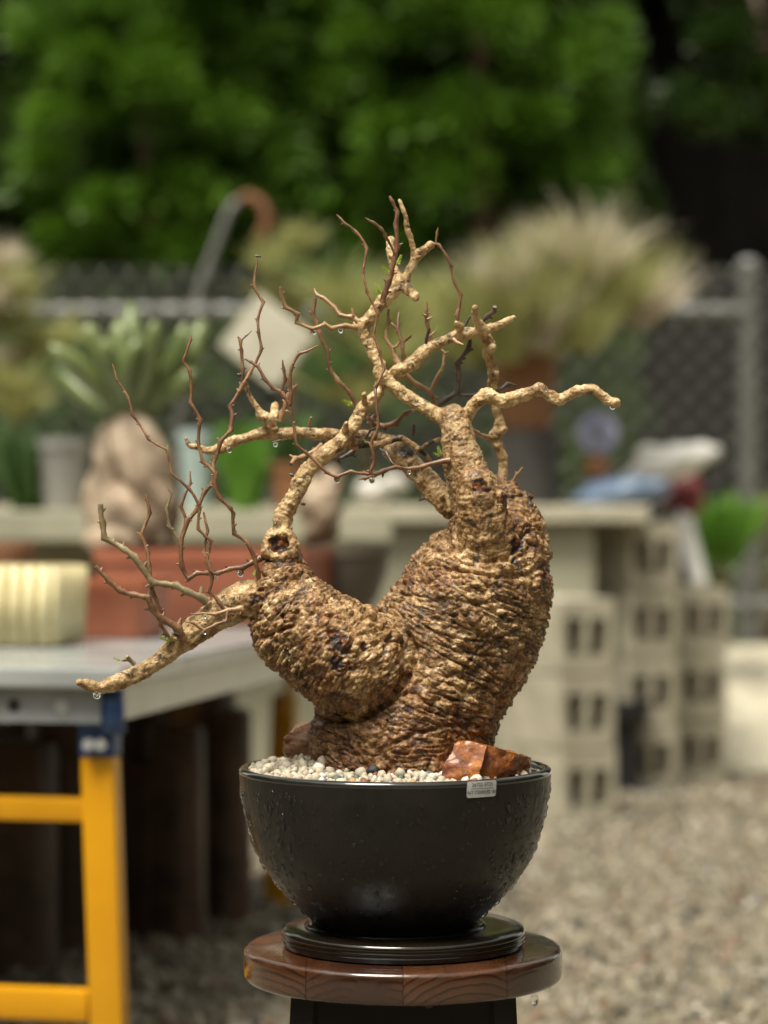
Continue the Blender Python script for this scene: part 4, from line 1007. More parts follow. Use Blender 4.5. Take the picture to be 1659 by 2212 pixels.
SCARS = [(605, 1176, -0.055, 21), (608, 1320, -0.095, 15), (552, 1292, -0.08, 19), (1040, 1052, -0.075, 17), (1082, 1082, -0.062, 13), (1115, 1177, -0.04, 16), (1171, 1242, -0.02, 12), (727, 1384, -0.135, 25), (750, 1406, -0.13, 16), (735, 1442, -0.135, 22),
         (722, 1458, -0.145, 9), (1052, 851, -0.06, 9), (1152, 1076, 0.02, 13), (857, 1420, -0.06, 8), (790, 1395, -0.12, 10), (1022, 690, 0.0, 0), (690, 1330, -0.11, 10), (655, 1460, -0.10, 9), (1170, 1268, -0.03, 9), (1010, 1560, -0.09, 10), (880, 1535, -0.1, 10), (1090, 1330, -0.08, 8)]
DEADS = [(5, 850, 480, 50, -0.05), (5, 1000, 520, 70, -0.015), (5, 1150, 520, 70, 0.0), (5, 1300, 490, 80, 0.0), (5, 1420, 560, 110, 0.02), (5, 1350, 590, 100, 0.03), (5, 1560, 600, 60, 0.0), (5, 1640, 500, 40, -0.005), (5, 180, 1230, 55, -0.05), (5, 140, 1200, 40, -0.045)]

FOLDS = [([(655, 1543), (720, 1552), (790, 1540), (850, 1497), (886, 1440), (896, 1395), (880, 1365)], 0.010, 0.0034), ([(982, 1180), (1000, 1203), (1040, 1213), (1090, 1206), (1122, 1175), (1128, 1140)], 0.0045, 0.003),
         ([(945, 1228), (1000, 1232), (1070, 1245), (1130, 1240), (1190, 1215)], 0.0045, 0.0026), ([(850, 1590), (900, 1568), (960, 1555), (1050, 1562)], 0.0045, 0.0026), ([(957, 1080), (962, 1130), (975, 1190)], 0.006, 0.003),
         ([(905, 1300), (960, 1290), (1030, 1300), (1110, 1290)], 0.003, 0.0024), ([(1000, 1440), (1030, 1400), (1080, 1370), (1140, 1350)], 0.003, 0.0024), ([(575, 1370), (610, 1352), (640, 1340), (648, 1310)], 0.005, 0.0026), ([(575, 1243), (610, 1250), (655, 1240)], 0.004, 0.0024),
         ([(690, 1300), (670, 1370), (640, 1420), (600, 1450)], 0.0025, 0.0024), ([(760, 1400), (770, 1450), (740, 1510)], 0.003, 0.0024), ([(930, 1480), (960, 1520), (965, 1560)], 0.003, 0.0024), ([(700, 1570), (760, 1600), (800, 1650)], 0.003, 0.0024)]
def dense(ch, step):
    """Catmull-Rom resample of (pos, r)"""
    P = [np.array(p) for p, _ in ch]; Rr = [r for _, r in ch]; out = []; s = 0.0
    P = [2 * P[0] - P[1]] + P + [2 * P[-1] - P[-2]]; Rr = [Rr[0]] + Rr + [Rr[-1]]
    for i in range(1, len(P) - 2):
        L = np.linalg.norm(P[i + 1] - P[i]); n = max(2, int(L / (step * min(Rr[i], Rr[i + 1]) + 1e-9)) + 1)
        for k_ in range(n):
            t = k_ / n
            p = 0.5 * ((2 * P[i]) + (-P[i-1] + P[i+1]) * t + (2*P[i-1] - 5*P[i] + 4*P[i+1] - P[i+2]) * t * t + (-P[i-1] + 3*P[i] - 3*P[i+1] + P[i+2]) * t ** 3)
            r = Rr[i] + (Rr[i + 1] - Rr[i]) * (t * t * (3 - 2 * t))
            out.append((p, r, s + L * t))
        s += L
    out.append((P[-2], Rr[-2], s)); return out

def build_trunk(parent):
    iv3, if3 = ICO[3]; iv2, if2 = ICO[2]
    vs_ = []; fs_ = []; off = 0; SP = []; SR = []; SS = []; SL = []; SE = []; ST = []; ci = 0
    for ch_, limb in BODY + LIMBS:
        dn = dense(ch_, 0.22)
        ax = dn[-1][0] - dn[0][0]; ax = ax / (np.linalg.norm(ax) + 1e-9)
        for i, (p, r, s) in enumerate(dn):
            iv, if_ = (iv3, if3) if r > 0.02 else (iv2, if2)
            vs_.append(iv * r + p); fs_.append(if_ + off); off += len(iv)
            t = dn[min(i + 1, len(dn) - 1)][0] - dn[max(i - 1, 0)][0]; t = t / (np.linalg.norm(t) + 1e-9)
            SP.append(p); SR.append(r); SS.append(s + ci * 3.7); SL.append(limb); SE.append(ax); ST.append(t)
        ci += 1
    me = mesh_np('raw', np.concatenate(vs_), np.concatenate(fs_), True)
    ob = bpy.data.objects.new('raw', me); COL.objects.link(ob)
    md = ob.modifiers.new('r', 'REMESH'); md.mode = 'VOXEL'; md.voxel_size = 0.0012; md.use_smooth_shade = True
    m2 = ob.modifiers.new('s', 'SMOOTH'); m2.factor = 0.5; m2.iterations = 5
    dg = bpy.context.evaluated_depsgraph_get(); dg.update()
    me2 = bpy.data.meshes.new_from_object(ob.evaluated_get(dg)); bpy.data.objects.remove(ob)
    n = len(me2.vertices); co = np.zeros(n * 3, np.float32); me2.vertices.foreach_get('co', co); co = co.reshape(-1, 3).astype(np.float64)
    nr = np.zeros(n * 3, np.float32); me2.vertex_normals.foreach_get('vector', nr); nr = nr.reshape(-1, 3).astype(np.float64)
    SP = np.array(SP); SR = np.array(SR); SS = np.array(SS); SL = np.array(SL); SE = np.array(SE); ST = np.array(ST)
    idx = np.zeros(n, int)
    sq = (SP ** 2).sum(1)
    for a in range(0, n, 20000):
        c = co[a:a + 20000]; d2 = np.sqrt(np.maximum(0, (c ** 2).sum(1)[:, None] + sq[None] - 2 * c @ SP.T)) - SR[None]
        idx[a:a + 20000] = d2.argmin(1)
    r = SR[idx]; s = SS[idx] + ((co - SP[idx]) * ST[idx]).sum(1); e = SE[idx]
    per = co - SP[idx]; limb = SL[idx]
    Q = per + e * (s * 1.35)[:, None] + e * 0
    Q -= (per * ST[idx]).sum(1)[:, None] * ST[idx]
    big = np.clip((r - 0.014) / 0.03, 0, 1)
    QA = per - (per * ST[idx]).sum(1)[:, None] * ST[idx]; crk = np.zeros(n)
    disp = np.zeros(n); N_ = noise.noise; V_ = noise.voronoi
    for i in range(n):
        q = Vector(Q[i]); p = Vector(co[i]); bg_ = big[i]
        if bg_ > 0.02:
            w = Vector((N_(p * 34), N_(p * 34 + Vector((9, 3, 1))), N_(p * 34 + Vector((2, 8, 5))))) * 0.010 + Vector((N_(p * 120), N_(p * 120 + Vector((9, 3, 1))), N_(p * 120 + Vector((2, 8, 5))))) * 0.0016
            d1, _ = V_((q + w) * 37.0)
            cell_h = max(0.0, 1 - (d1[0] * 1.05) ** 2) ** 0.8 * min(1.0, (d1[1] - d1[0]) * 2.6) ** 0.7
            d3, _ = V_((q + w * 0.8) * 88.0)
            h2 = max(0.0, 1 - (d3[0] * 1.05) ** 2) * min(1.0, (d3[1] - d3[0]) * 2.8)
            d4, _ = V_(p * 240.0)
            h3 = max(0.0, 1 - (d4[0] * 1.1) ** 2)
            m1 = min(1.0, max(0.0, 0.5 + 1.3 * N_(p * 17 + Vector((4, 4, 4)))))
            rm = min(1.0, max(0.0, (N_(p * 17 + Vector((7, 1, 3))) - 0.08) * 4.0))
            rib = (abs(math.sin(s[i] * PI / 0.0056 + 1.6 * N_(p * 50))) ** 0.7 - 0.6) * rm
            big_f = N_(p * 15)
            # broken wrinkles that run round the trunk, with darkened seams between them
            qa = Vector(QA[i]) * 26.0 + Vector((0, 0, s[i] * 118.0)) + w * 26.0
            n_a = N_(qa); n_b = N_(qa * 2.1 + Vector((5, 9, 2)))
            wm = min(1.0, max(0.0, (N_(p * 12 + Vector((1, 7, 9))) + 0.08) * 3.5))
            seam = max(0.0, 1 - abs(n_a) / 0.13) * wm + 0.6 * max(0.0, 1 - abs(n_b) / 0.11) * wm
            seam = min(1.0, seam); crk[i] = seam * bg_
            dsp = bg_ * (0.0020 * (abs(n_a) * 1.6 - 0.4) * wm - 0.0022 * seam)
            dsp += bg_ * (0.0062 * (cell_h - 0.4) * (0.35 + 0.65 * m1) * (1 - 0.4 * rm) + 0.0030 * (h2 - 0.35) * (1.1 - 0.5 * m1) * (1 - 0.5 * rm) + 0.0011 * (h3 - 0.4) + 0.0015 * rib + 0.0060 * big_f)
        else: dsp = 0.0
        small = (1 - bg_)
        if small > 0.02:
            a = min(0.0013, r[i] * 0.17)
            dsp += small * a * (1.3 * N_(p * 130) + 0.8 * N_(p * 300) + 1.2 * N_(p * 50) + 0.5 * math.sin(s[i] * 2 * PI / 0.006 + 3 * N_(p * 70)) * max(0, N_(p * 40)))
        disp[i] = dsp
    seam_dark = np.clip(crk * 1.1, 0, 1)
    scar = np.zeros(n); dead = np.zeros(n)
    jit = np.array([N_(Vector(p) * 75) + 0.7 * N_(Vector(p) * 190) for p in co])
    for (u, v, dy, rr) in SCARS:
        if rr <= 0: continue
        c = np.array(at(u, v, D + dy)); R_ = rr * UM
        dd = np.linalg.norm((co - c) * np.array([1, 0.45, 1]), axis=1) / R_ + jit * 0.75
        scar = np.maximum(scar, np.clip((1.15 - dd) / 0.3, 0, 1) * (co[:, 1] < c[1] + 0.06))
    for (cc, x, y, rr, dy) in DEADS:
        u, v, k_ = U(cc, x, y); c = np.array(at(u, v, D + dy)); R_ = rr * k_ * UM
        dd = np.linalg.norm(co - c, axis=1) / R_ + jit * 0.5
        dead = np.maximum(dead, np.clip((1.1 - dd) / 0.35, 0, 1))
    disp -= scar * 0.0015
    # deep folds where the swollen lobes press on one another
    for pl, dep, wid in FOLDS:
        pts_ = np.array([(at(u, v, D).x, at(u, v, D).z) for u, v in pl]); best = np.full(n, 9.0)
        for a_, b_ in zip(pts_[:-1], pts_[1:]):
            ab = b_ - a_; t_ = np.clip(((co[:, [0, 2]] - a_) @ ab) / (ab @ ab), 0, 1)
            best = np.minimum(best, np.linalg.norm(co[:, [0, 2]] - a_ - t_[:, None] * ab, axis=1))
        front = (nr[:, 1] < 0.2) & (co[:, 1] < D + 0.02)
        disp -= front * dep * np.exp(-((best + jit * 0.0012) / wid) ** 2)
    co2 = co + nr * disp[:, None]
    o0 = np.array(origin(parent))
    me2.vertices.foreach_set('co', (co2 - o0).astype(np.float32).ravel())
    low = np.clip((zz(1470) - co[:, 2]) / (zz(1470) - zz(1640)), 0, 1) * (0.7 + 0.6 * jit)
    limbv = np.clip(limb * (1 - big * 0.7), 0, 1)
    for nm, arr in (('scar', scar), ('dead', dead), ('seam_dark', seam_dark), ('limb', limbv), ('low', np.clip(low, 0, 1))):
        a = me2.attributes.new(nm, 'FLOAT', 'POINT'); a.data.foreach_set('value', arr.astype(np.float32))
    me2.materials.clear(); me2.polygons.foreach_set('use_smooth', np.ones(len(me2.polygons), bool)); me2.update()
    print('trunk verts', n)
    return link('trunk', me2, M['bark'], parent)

bon = empty('bonsai_tree', (PX, D, ZR - 0.012), 'gnarled bare bonsai tree with swollen knobbly trunk in the black pot', 'bonsai')
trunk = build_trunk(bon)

TRG = random.Random(21)
def twig(c, pts, dys, mat='twig_red', name='twig', r=None, cut=False, k=1.0):
    ch_ = chain(c, pts, dys, r); P = []; Rr = []
    for i in range(len(ch_)):
        p, r_ = ch_[i]; r_ *= k
        P.append(p); Rr.append(r_ * (1.42 if 0 < i < len(ch_) - 1 else (1.0 if i == 0 or cut else 0.7)))
        if i < len(ch_) - 1:
            q, r2 = ch_[i + 1]; L = (q - p).length; r2 *= k
            ns = max(2, min(6, int(L / 0.006)))
            bow = Vector((TRG.uniform(-1, 1), TRG.uniform(-1, 1), TRG.uniform(-1, 1))) * L * 0.05
            for t_ in range(1, ns):
                f = t_ / ns; rr = (r_ * (1 - f) + r2 * f) * (0.93 + 0.12 * TRG.random())
                P.append(p.lerp(q, f) + bow * math.sin(PI * f) + Vector((TRG.uniform(-1, 1), TRG.uniform(-1, 1), TRG.uniform(-1, 1))) * rr * 0.12); Rr.append(rr)
    m = MB(); m.tube(P, Rr, 8)
    for i in range(1, len(ch_) - 1):                                     # buds at the joints
        if TRG.random() < 0.95:
            p, r_ = ch_[i]; r_ *= k; tdir = (ch_[i + 1][0] - ch_[i - 1][0]).normalized()
            sd = tdir.cross(Vector((0, 1, 0))).normalized() * TRG.choice((-1, 1)) + Vector((0, TRG.uniform(-.4, .4), 0)) + tdir * 0.5
            sd.normalize(); l = r_ * TRG.uniform(1.8, 3.0)
            m.tube([p, p + sd * l * 0.7, p + sd * l], [r_ * 0.75, r_ * 0.55, r_ * 0.25], 6)
    for i in range(len(ch_) - 1):                                        # leaf scars and dormant buds along the internodes
        p, r_ = ch_[i]; q, r2 = ch_[i + 1]
        if (q - p).length > 0.02 and TRG.random() < 0.8:
            f = TRG.uniform(0.25, 0.75); c_ = p.lerp(q, f); rr = (r_ * (1 - f) + r2 * f) * k; td = (q - p).normalized()
            sd = (td.cross(Vector((TRG.uniform(-.6, .6), 1, TRG.uniform(-.6, .6)))).normalized() * TRG.choice((-1, 1)) + td * 0.6).normalized()
            m.tube([c_, c_ + sd * rr * 1.5, c_ + sd * rr * 2.1], [rr * 0.85, rr * 0.6, rr * 0.2], 6)
    o = m.build(name, M[mat], bon, smooth=True, angle=R(60))
    if cut:
        d_ = (P[-1] - P[-2]).normalized(); MB().tube([P[-1] + d_ * 0.0002, P[-1] + d_ * 0.0009], Rr[-1] * 0.96, 8).build('cut_end', M['cutwood'], o)
    return o

# crown twigs
twig(1, [(1335, 745, 20), (1352, 680, 17), (1372, 620, 16), (1390, 560, 15), (1410, 470, 14), (1432, 380, 13), (1420, 240, 12), (1430, 160, 11), (1400, 100, 9), (1380, 62, 10)], [-0.025, -0.03])
twig(1, [(1412, 430, 9), (1350, 315, 9), (1330, 272, 8), (1280, 232, 7), (1226, 202, 6)], [-0.03, -0.05])
twig(2, [(415, 365, 10), (450, 372, 8), (505, 455, 8), (530, 510, 8), (548, 610, 8), (592, 692, 9), (568, 815, 11), (565, 880, 13)], [0.0, 0.0])
twig(2, [(432, 368, 6), (440, 300, 6), (447, 265, 5)], [0.0, 0.0])
twig(5, [(6, 420, 640, 24), (1560, 735, 18), (1480, 750, 17), (1300, 738, 17), (1180, 780, 20), (1085, 820, 22), (1000, 800, 13), (870, 780, 14), (740, 835, 15), (640, 790, 13), (520, 670, 14), (440, 600, 13), (345, 520, 13), (335, 400, 12), (300, 220, 13), (290, 130, 14)], [-0.05, -0.075, -0.085, -0.085])
twig(5, [(1085, 840, 18), (1055, 785, 15), (1085, 720, 14), (1095, 665, 14), (1060, 515, 14), (1110, 420, 13), (1135, 350, 13), (1118, 180, 12), (1105, 0, 12), (1, 1290, 1290, 9), (1, 1345, 1170, 8), (1, 1320, 1060, 8), (1, 1278, 950, 8), (1, 1303, 805, 8), (1, 1240, 680, 8), (1, 1210, 550, 8), (1, 1235, 395, 8), (1, 1165, 290, 8), (1, 1090, 235, 7), (1, 1040, 180, 6)], [-0.08, -0.085, -0.07, -0.06])
twig(5, [(1080, 825, 16), (1010, 850, 11), (950, 858, 9)], [-0.08, -0.09])
twig(1, [(745, 1395, 13), (750, 1310, 10), (745, 1235, 10), (755, 1160, 9), (802, 1068, 9), (850, 1055, 7), (925, 1015, 6)], [-0.085, -0.09])
twig(1, [(745, 1392, 11), (692, 1312, 11), (640, 1290, 10), (580, 1230, 10), (540, 1150, 9), (500, 1122, 8), (460, 1102, 8)], [-0.085, -0.08])
twig(1, [(690, 1308, 9), (716, 1238, 9), (705, 1170, 8), (698, 1108, 6)], [-0.085, -0.09])
twig(1, [(690, 1500, 20), (700, 1440, 16), (720, 1385, 13), (735, 1330, 11), (770, 1290, 8), (795, 1265, 6)], [0.04, 0.03], 'twig_tan')
twig(1, [(1175, 1400, 15), (1130, 1322, 12), (1050, 1242, 12), (1000, 1172, 11), (988, 1060, 11), (930, 932, 11), (890, 812, 11), (905, 718, 12)], [0.01, 0.01], cut=True)
twig(1, [(1200, 900, 24), (1165, 900, 16), (1100, 890, 14), (1010, 910, 13), (970, 880, 11), (890, 912, 12), (785, 868, 12), (795, 818, 13), (712, 772, 11), (690, 690, 11), (685, 648, 12)], [0.0, -0.02], 'twig_tan', cut=True)
twig(1, [(1195, 870, 22), (1145, 832, 14), (1065, 822, 12), (1030, 775, 11), (960, 712, 10), (918, 695, 10), (900, 650, 7)], [0.0, 0.02], 'twig_tan')
twig(1, [(1150, 830, 9), (1140, 775, 9)], [0.0, 0.0], 'twig_tan')
# right hand twigs
twig(2, [(205, 1150, 26), (175, 1100, 16), (155, 1030, 12), (112, 970, 12), (130, 870, 10), (130, 785, 10)], [0.0, 0.01], 'twig_tan')
twig(2, [(160, 1030, 9), (185, 1020, 8), (200, 988, 7)], [0.0, 0.0], 'twig_tan')
twig(2, [(245, 1140, 14), (225, 1090, 11), (217, 1000, 12), (190, 925, 10), (142, 868, 8)], [0.03, 0.04])
twig(2, [(190, 920, 8), (197, 805, 8)], [0.04, 0.05])
twig(2, [(220, 1000, 9), (275, 955, 8)], [0.04, 0.03])
twig(2, [(230, 1190, 20), (300, 1262, 15), (390, 1312, 14), (415, 1350, 13), (440, 1405, 14)], [0.02, 0.03], 'twig_tan')
twig(2, [(398, 1308, 13), (440, 1222, 11), (482, 1150, 10), (490, 1062, 9), (468, 1042, 6)], [0.03, 0.03], 'twig_tan')
twig(2, [(488, 1070, 8), (516, 1058, 6)], [0.03, 0.02], 'twig_tan')
twig(2, [(440, 1412, 16), (500, 1360, 16), (570, 1315, 17), (577, 1200, 16), (568, 1130, 15), (640, 1042, 15), (652, 960, 14)], [0.03, 0.02], 'twig_dark')
twig(2, [(570, 1330, 12), (700, 1332, 12), (820, 1308, 12), (890, 1262, 13), (950, 1276, 9)], [0.03, 0.05], 'twig_dark')
twig(2, [(400, 1000, 18), (392, 950, 12), (375, 870, 11), (368, 820, 12), (372, 738, 8)], [0.01, 0.0], 'twig_tan')
twig(2, [(370, 825, 8), (345, 815, 6)], [0.0, 0.0], 'twig_tan')
twig(2, [(378, 850, 9), (412, 835, 6)], [0.0, 0.0], 'twig_tan')
twig(2, [(395, 955, 9), (430, 925, 6)], [0.0, 0.0], 'twig_tan')
twig(2, [(368, 1005, 11), (395, 905, 8)], [-0.02, -0.03], 'twig_dark')
twig(2, [(715, 865, 15), (762, 828, 13), (806, 795, 14), (808, 772, 13)], [0.01, 0.0], 'twig_dark', cut=True)
twig(2, [(618, 890, 12), (650, 830, 10)], [-0.01, -0.01], 'twig_dark')
twig(2, [(545, 975, 14), (570, 1000, 10), (610, 1012, 7)], [-0.01, -0.02], 'twig_tan')
twig(6, [(545, 390, 16), (610, 455, 16), (700, 488, 20)], [-0.02, 0.05], 'twig_tan')
twig(6, [(825, 820, 12), (840, 805, 10), (885, 740, 9), (925, 690, 9)], [0.05, 0.04], 'twig_tan')
twig(6, [(835, 800, 8), (858, 828, 6)], [0.05, 0.05], 'twig_tan')
twig(5, [(1110, 330, 30), (1190, 352, 22), (1290, 325, 24), (1390, 225, 17), (1470, 195, 14), (6, 140, 300, 12)], [0.045, 0.03, 0.0])
twig(5, [(1110, 350, 34), (1060, 285, 24), (1030, 262, 22)], [0.045, 0.0])
twig(5, [(590, 525, 26), (540, 580, 22), (400, 648, 22), (335, 660, 24), (300, 710, 20)], [0.03, 0.0], 'twig_tan', cut=True)
twig(5, [(480, 345, 20), (490, 260, 13)], [0.04, 0.03], 'twig_tan')
twig(5, [(1465, 440, 20), (1475, 330, 18)], [0.02, 0.02], 'twig_dark')
twig(5, [(960, 520, 14), (1010, 460, 13), (1060, 385, 9), (1165, 335, 5)], [-0.03, -0.05], 'twig_dark')
twig(5, [(1150, 570, 14), (1210, 600, 16), (1275, 710, 9)], [-0.01, -0.03], 'twig_dark')
twig(5, [(720, 620, 40), (740, 655, 26), (770, 700, 14)], [0.0, 0.0], 'twig_dark')
twig(5, [(790, 650, 20), (870, 610, 22), (930, 560, 26)], [0.0, 0.0], 'twig_dark')
# left hand twigs
twig(3, [(1275, 1395, 22), (1240, 1410, 17), (1190, 1435, 15), (1130, 1470, 17), (1045, 1478, 14), (970, 1505, 14), (920, 1500, 13), (840, 1500, 14), (790, 1540, 15), (745, 1450, 15), (738, 1310, 15), (780, 1165, 16), (850, 1090, 13), (890, 985, 13), (945, 925, 13), (950, 870, 13), (945, 805, 12), (960, 770, 13), (990, 665, 14), (1060, 590, 14), (1070, 500, 13), (1052, 435, 13), (1130, 310, 12), (1180, 225, 10), (1255, 70, 9), (1, 545, 935, 8), (1, 538, 855, 8), (1, 576, 740, 9), (1, 515, 632, 9), (1, 522, 560, 7), (1, 536, 468, 8)], [-0.045, -0.06, -0.05, -0.03, -0.01])
twig(1, [(470, 1255, 12), (440, 1275, 10), (446, 1170, 10), (436, 1050, 9), (430, 990, 10), (412, 960, 8)], [-0.02, -0.02])
twig(1, [(430, 988, 5), (460, 960, 4), (500, 922, 3)], [-0.02, -0.02], 'twig_dark')
twig(1, [(1, 470, 1290, 14), (462, 1270, 12), (466, 1255, 11)], [0.03, -0.02])
twig(3, [(1240, 1565, 18), (1232, 1500, 14), (1210, 1400, 13), (1168, 1310, 12), (1080, 1252, 11), (1076, 1120, 11), (1060, 1090, 11), (985, 1020, 11), (955, 950, 12), (962, 875, 12), (880, 792, 11), (850, 665, 10), (865, 525, 12), (800, 410, 10), (805, 300, 10), (797, 212, 10), (755, 145, 9), (800, 15, 8), (1, 112, 950, 6)], [-0.06, -0.075, -0.075, -0.07])
twig(4, [(1030, 775, 12), (985, 720, 11), (918, 655, 10), (940, 560, 11), (905, 470, 11), (935, 330, 9), (850, 252, 9), (862, 120, 9), (3, 790, 960, 9), (3, 680, 865, 8), (3, 650, 710, 8), (3, 530, 642, 8), (3, 430, 492, 8), (3, 402, 380, 7), (3, 330, 270, 7), (3, 302, 165, 5)], [-0.075, -0.085, -0.085, -0.08], 'twig_red')
twig(4, [(935, 525, 9), (890, 405, 8), (912, 262, 8), (885, 145, 8)], [-0.085, -0.08])
twig(3, [(775, 1165, 10), (740, 1080, 9), (802, 930, 7), (800, 850, 5)], [-0.055, -0.05])
twig(3, [(735, 1305, 11), (665, 1200, 9), (650, 1090, 9), (680, 995, 7), (655, 955, 5)], [-0.055, -0.06], 'twig_lichen')
twig(4, [(905, 715, 34), (870, 690, 24), (780, 652, 19), (710, 612, 20), (640, 605, 17), (560, 598, 20), (500, 505, 19), (440, 425, 19), (375, 380, 18), (250, 312, 18), (242, 215, 17), (228, 100, 17)], [-0.06, -0.075, -0.08], 'twig_lichen', 'branchlet', cut=True)
twig(4, [(750, 950, 34), (720, 885, 25), (620, 832, 21), (560, 762, 19), (530, 690, 19), (440, 672, 16), (355, 648, 16), (285, 585, 16), (198, 495, 15)], [-0.065, -0.085, -0.09], 'twig_red', 'branchlet', cut=True)
twig(4, [(690, 970, 13), (645, 920, 12), (608, 865, 11), (612, 780, 11), (560, 660, 13), (540, 500, 12), (530, 400, 11), (488, 290, 12), (542, 150, 10), (518, 38, 10)], [-0.06, -0.07, -0.06], 'twig_red', cut=True)
twig(4, [(1190, 745, 34), (1130, 758, 18), (1040, 772, 13), (960, 797, 9), (880, 790, 6), (800, 795, 5)], [-0.075, -0.09], 'twig_tan')
twig(4, [(1040, 775, 11), (1032, 838, 10), (965, 860, 9), (888, 898, 9), (820, 852, 6), (750, 840, 4)], [-0.085, -0.1])
twig(4, [(445, 1115, 17), (400, 1075, 13), (395, 1065, 11)], [-0.06, -0.07], 'twig_lichen')
twig(4, [(405, 1085, 10), (365, 1092, 9)], [-0.065, -0.07], 'twig_lichen')
twig(4, [(720, 930, 14), (690, 915, 12)], [-0.08, -0.09], 'twig_dark')
twig(4, [(1255, 640, 24), (1245, 590, 15)], [-0.075, -0.06])
for (c, x, y, x2, y2, dy, r_) in ((5, 395, 1095, 440, 1092, -0.03, 12), (5, 330, 825, 282, 805, -0.04, 16), (5, 1590, 1020, 1520, 1065, 0.02, 18), (1, 560, 450, 515, 440, 0.0, 8), (3, 1100, 235, 1130, 240, -0.02, 12), (6, 1020, 1190, 1035, 1195, 0.0, 12), (5, 120, 500, 250, 470, 0.0, 8)):
    twig(c, [(x, y, r_), ((x + x2) / 2, (y + y2) / 2, r_ * 0.8), (x2, y2, r_ * 0.5)], [dy, dy], 'twig_dark', 'spur')

# new leaves
def leaf(c, x, y, ang, L, dy, n=5):
    u, v, k_ = U(c, x, y); p = at(u, v, D + dy); L = L * k_ * UM
    d_ = Vector((math.cos(ang), -0.2, math.sin(ang))).normalized(); s_ = Vector((-math.sin(ang), 0.25, math.cos(ang))).normalized()
    m = MB(); m.tube([p, p + d_ * L], [L * 0.03, L * 0.015], 5)
    for i in range(n):
        b_ = p + d_ * L * (0.2 + 0.8 * i / (n - 1)); w = L * (0.30 - 0.03 * i)
        for sg in (1, -1):
            dd = (s_ * sg + d_ * 0.5 + Vector((0, TRG.uniform(-.5, .5), 0))).normalized(); q = d_ * w * 0.42; nn = Vector((0, 0.12 * w, 0))
            m.add([b_, b_ + dd * w * 0.5 + q + nn, b_ + dd * w + nn * 2, b_ + dd * w * 0.5 - q - nn], [(0, 1, 2, 3)])
    m.build('leaf', M['sprout'], bon)
leaf(1, 1430, 505, 1.2, 65, -0.03); leaf(1, 1380, 560, 2.3, 65, -0.035); leaf(1, 1325, 690, 2.0, 70, -0.03); leaf(1, 1322, 688, 2.9, 50, -0.03, 4); leaf(1, 1150, 1400, 2.7, 75, 0.0)
leaf(2, 470, 1190, 1.5, 45, 0.02, 4); leaf(6, 355, 610, 1.9, 65, -0.03); leaf(6, 350, 615, 2.7, 50, -0.035, 4); leaf(4, 690, 965, 2.9, 80, -0.065); leaf(4, 680, 950, 1.2, 50, -0.065, 4); leaf(4, 358, 1092, 2.8, 45, -0.07, 4)
leaf(5, 1020, 510, 2.2, 45, -0.085, 4); leaf(4, 1205, 550, 1.3, 40, -0.07, 4); leaf(4, 1385, 300, 1.5, 30, -0.08, 4); leaf(3, 652, 712, 1.4, 30, -0.09, 4); leaf(2, 430, 925, 1.2, 25, 0.0, 3); leaf(2, 275, 950, 0.8, 25, 0.03, 3)

# hanging water drops: each one a thing
def drop(c, x, y, rpx, dy, lab, stretch=1.15):
    u, v, k_ = U(c, x, y); p = at(u, v, D + dy); r_ = rpx * k_ * UM
    pr = [(r_ * 0.75, 0.75), (r_ * 0.93, 0.45), (r_, 0.05), (r_ * 0.93, -0.38), (r_ * 0.72, -0.7), (r_ * 0.4, -0.92), (r_ * 0.05, -1.0)]
    m = MB(); m.lathe([(a, b_ * r_ * stretch) for a, b_ in pr][::-1], p, 16)
    o = m.build('water_drop', M['water'], None, loc=p, smooth=True); tag(o, lab, 'water drop', 'drops hanging from the wet twigs')
drop(4, 205, 1308, 27, -0.06, 'big water drop under the tip of the lowest left branch')
drop(2, 1560, 1405, 20, -0.04, 'water drop under the tip of the long right branch')
drop(4, 1120, 535, 21, -0.055, 'water drop under the twig left of the ringed knob')
drop(4, 966, 556, 11, -0.058, 'small drop under the crossing of two low left twigs')
drop(4, 892, 805, 15, -0.092, 'drop on the upper of the two thin twigs before the left limb')
drop(4, 892, 908, 14, -0.1, 'drop at the bend of the lower thin twig before the left limb')
drop(4, 1024, 855, 11, -0.09, 'drop on the lower thin twig close to the trunk')
drop(4, 790, 572, 9, -0.06, 'tiny drop under the elbow of the low left twig')
drop(5, 740, 858, 30, -0.085, 'round drop at the bend of the red twig in front of the arch')
drop(5, 1072, 862, 30, -0.083, 'drop under the forked node of the red twig')
drop(5, 1430, 785, 18, -0.075, 'drop under the red twig near the upper trunk')
drop(3, 1050, 712, 19, 0.03, 'drop under the left end of the branch passing behind')
drop(1, 900, 930, 15, 0.0, 'drop under the upper left twig where another twig crosses it')
drop(1, 1068, 918, 17, 0.0, 'drop under the upper left twig close to the crown')
drop(2, 790, 1058, 12, 0.015, 'drop under the knob of the upright back limb')
drop(5, 150, 520, 24, 0.04, 'amber drop under the middle of the branch passing behind')
drop(3, 537, 655, 9, -0.083, 'tiny drop on the longest thin twig at the far left')
drop(0, 1155, 2162, 8.5, 0.06, 'long drop falling from the right of the stool seat', 1.6)
drop(0, 926, 2173, 8, -0.17, 'flat drop under the front edge of the stool seat', 0.6)

t = empty('water_trickle', at(648, 2170, D - 0.08), 'thin trickle of rain running off the left underside of the stool seat', 'water')
for (a_, b_, c_) in ((640, 636, 0.0011), (656, 668, 0.0016), (672, 664, 0.0013)):
    MB().tube([at(a_, 2168, D - 0.1), at((a_ + b_) / 2 + 2, 2210, D - 0.1), at(b_, 2260, D - 0.1)], [c_ * 1.5, c_, c_ * 0.8], 8).build('strand', M['water'], t, smooth=True)

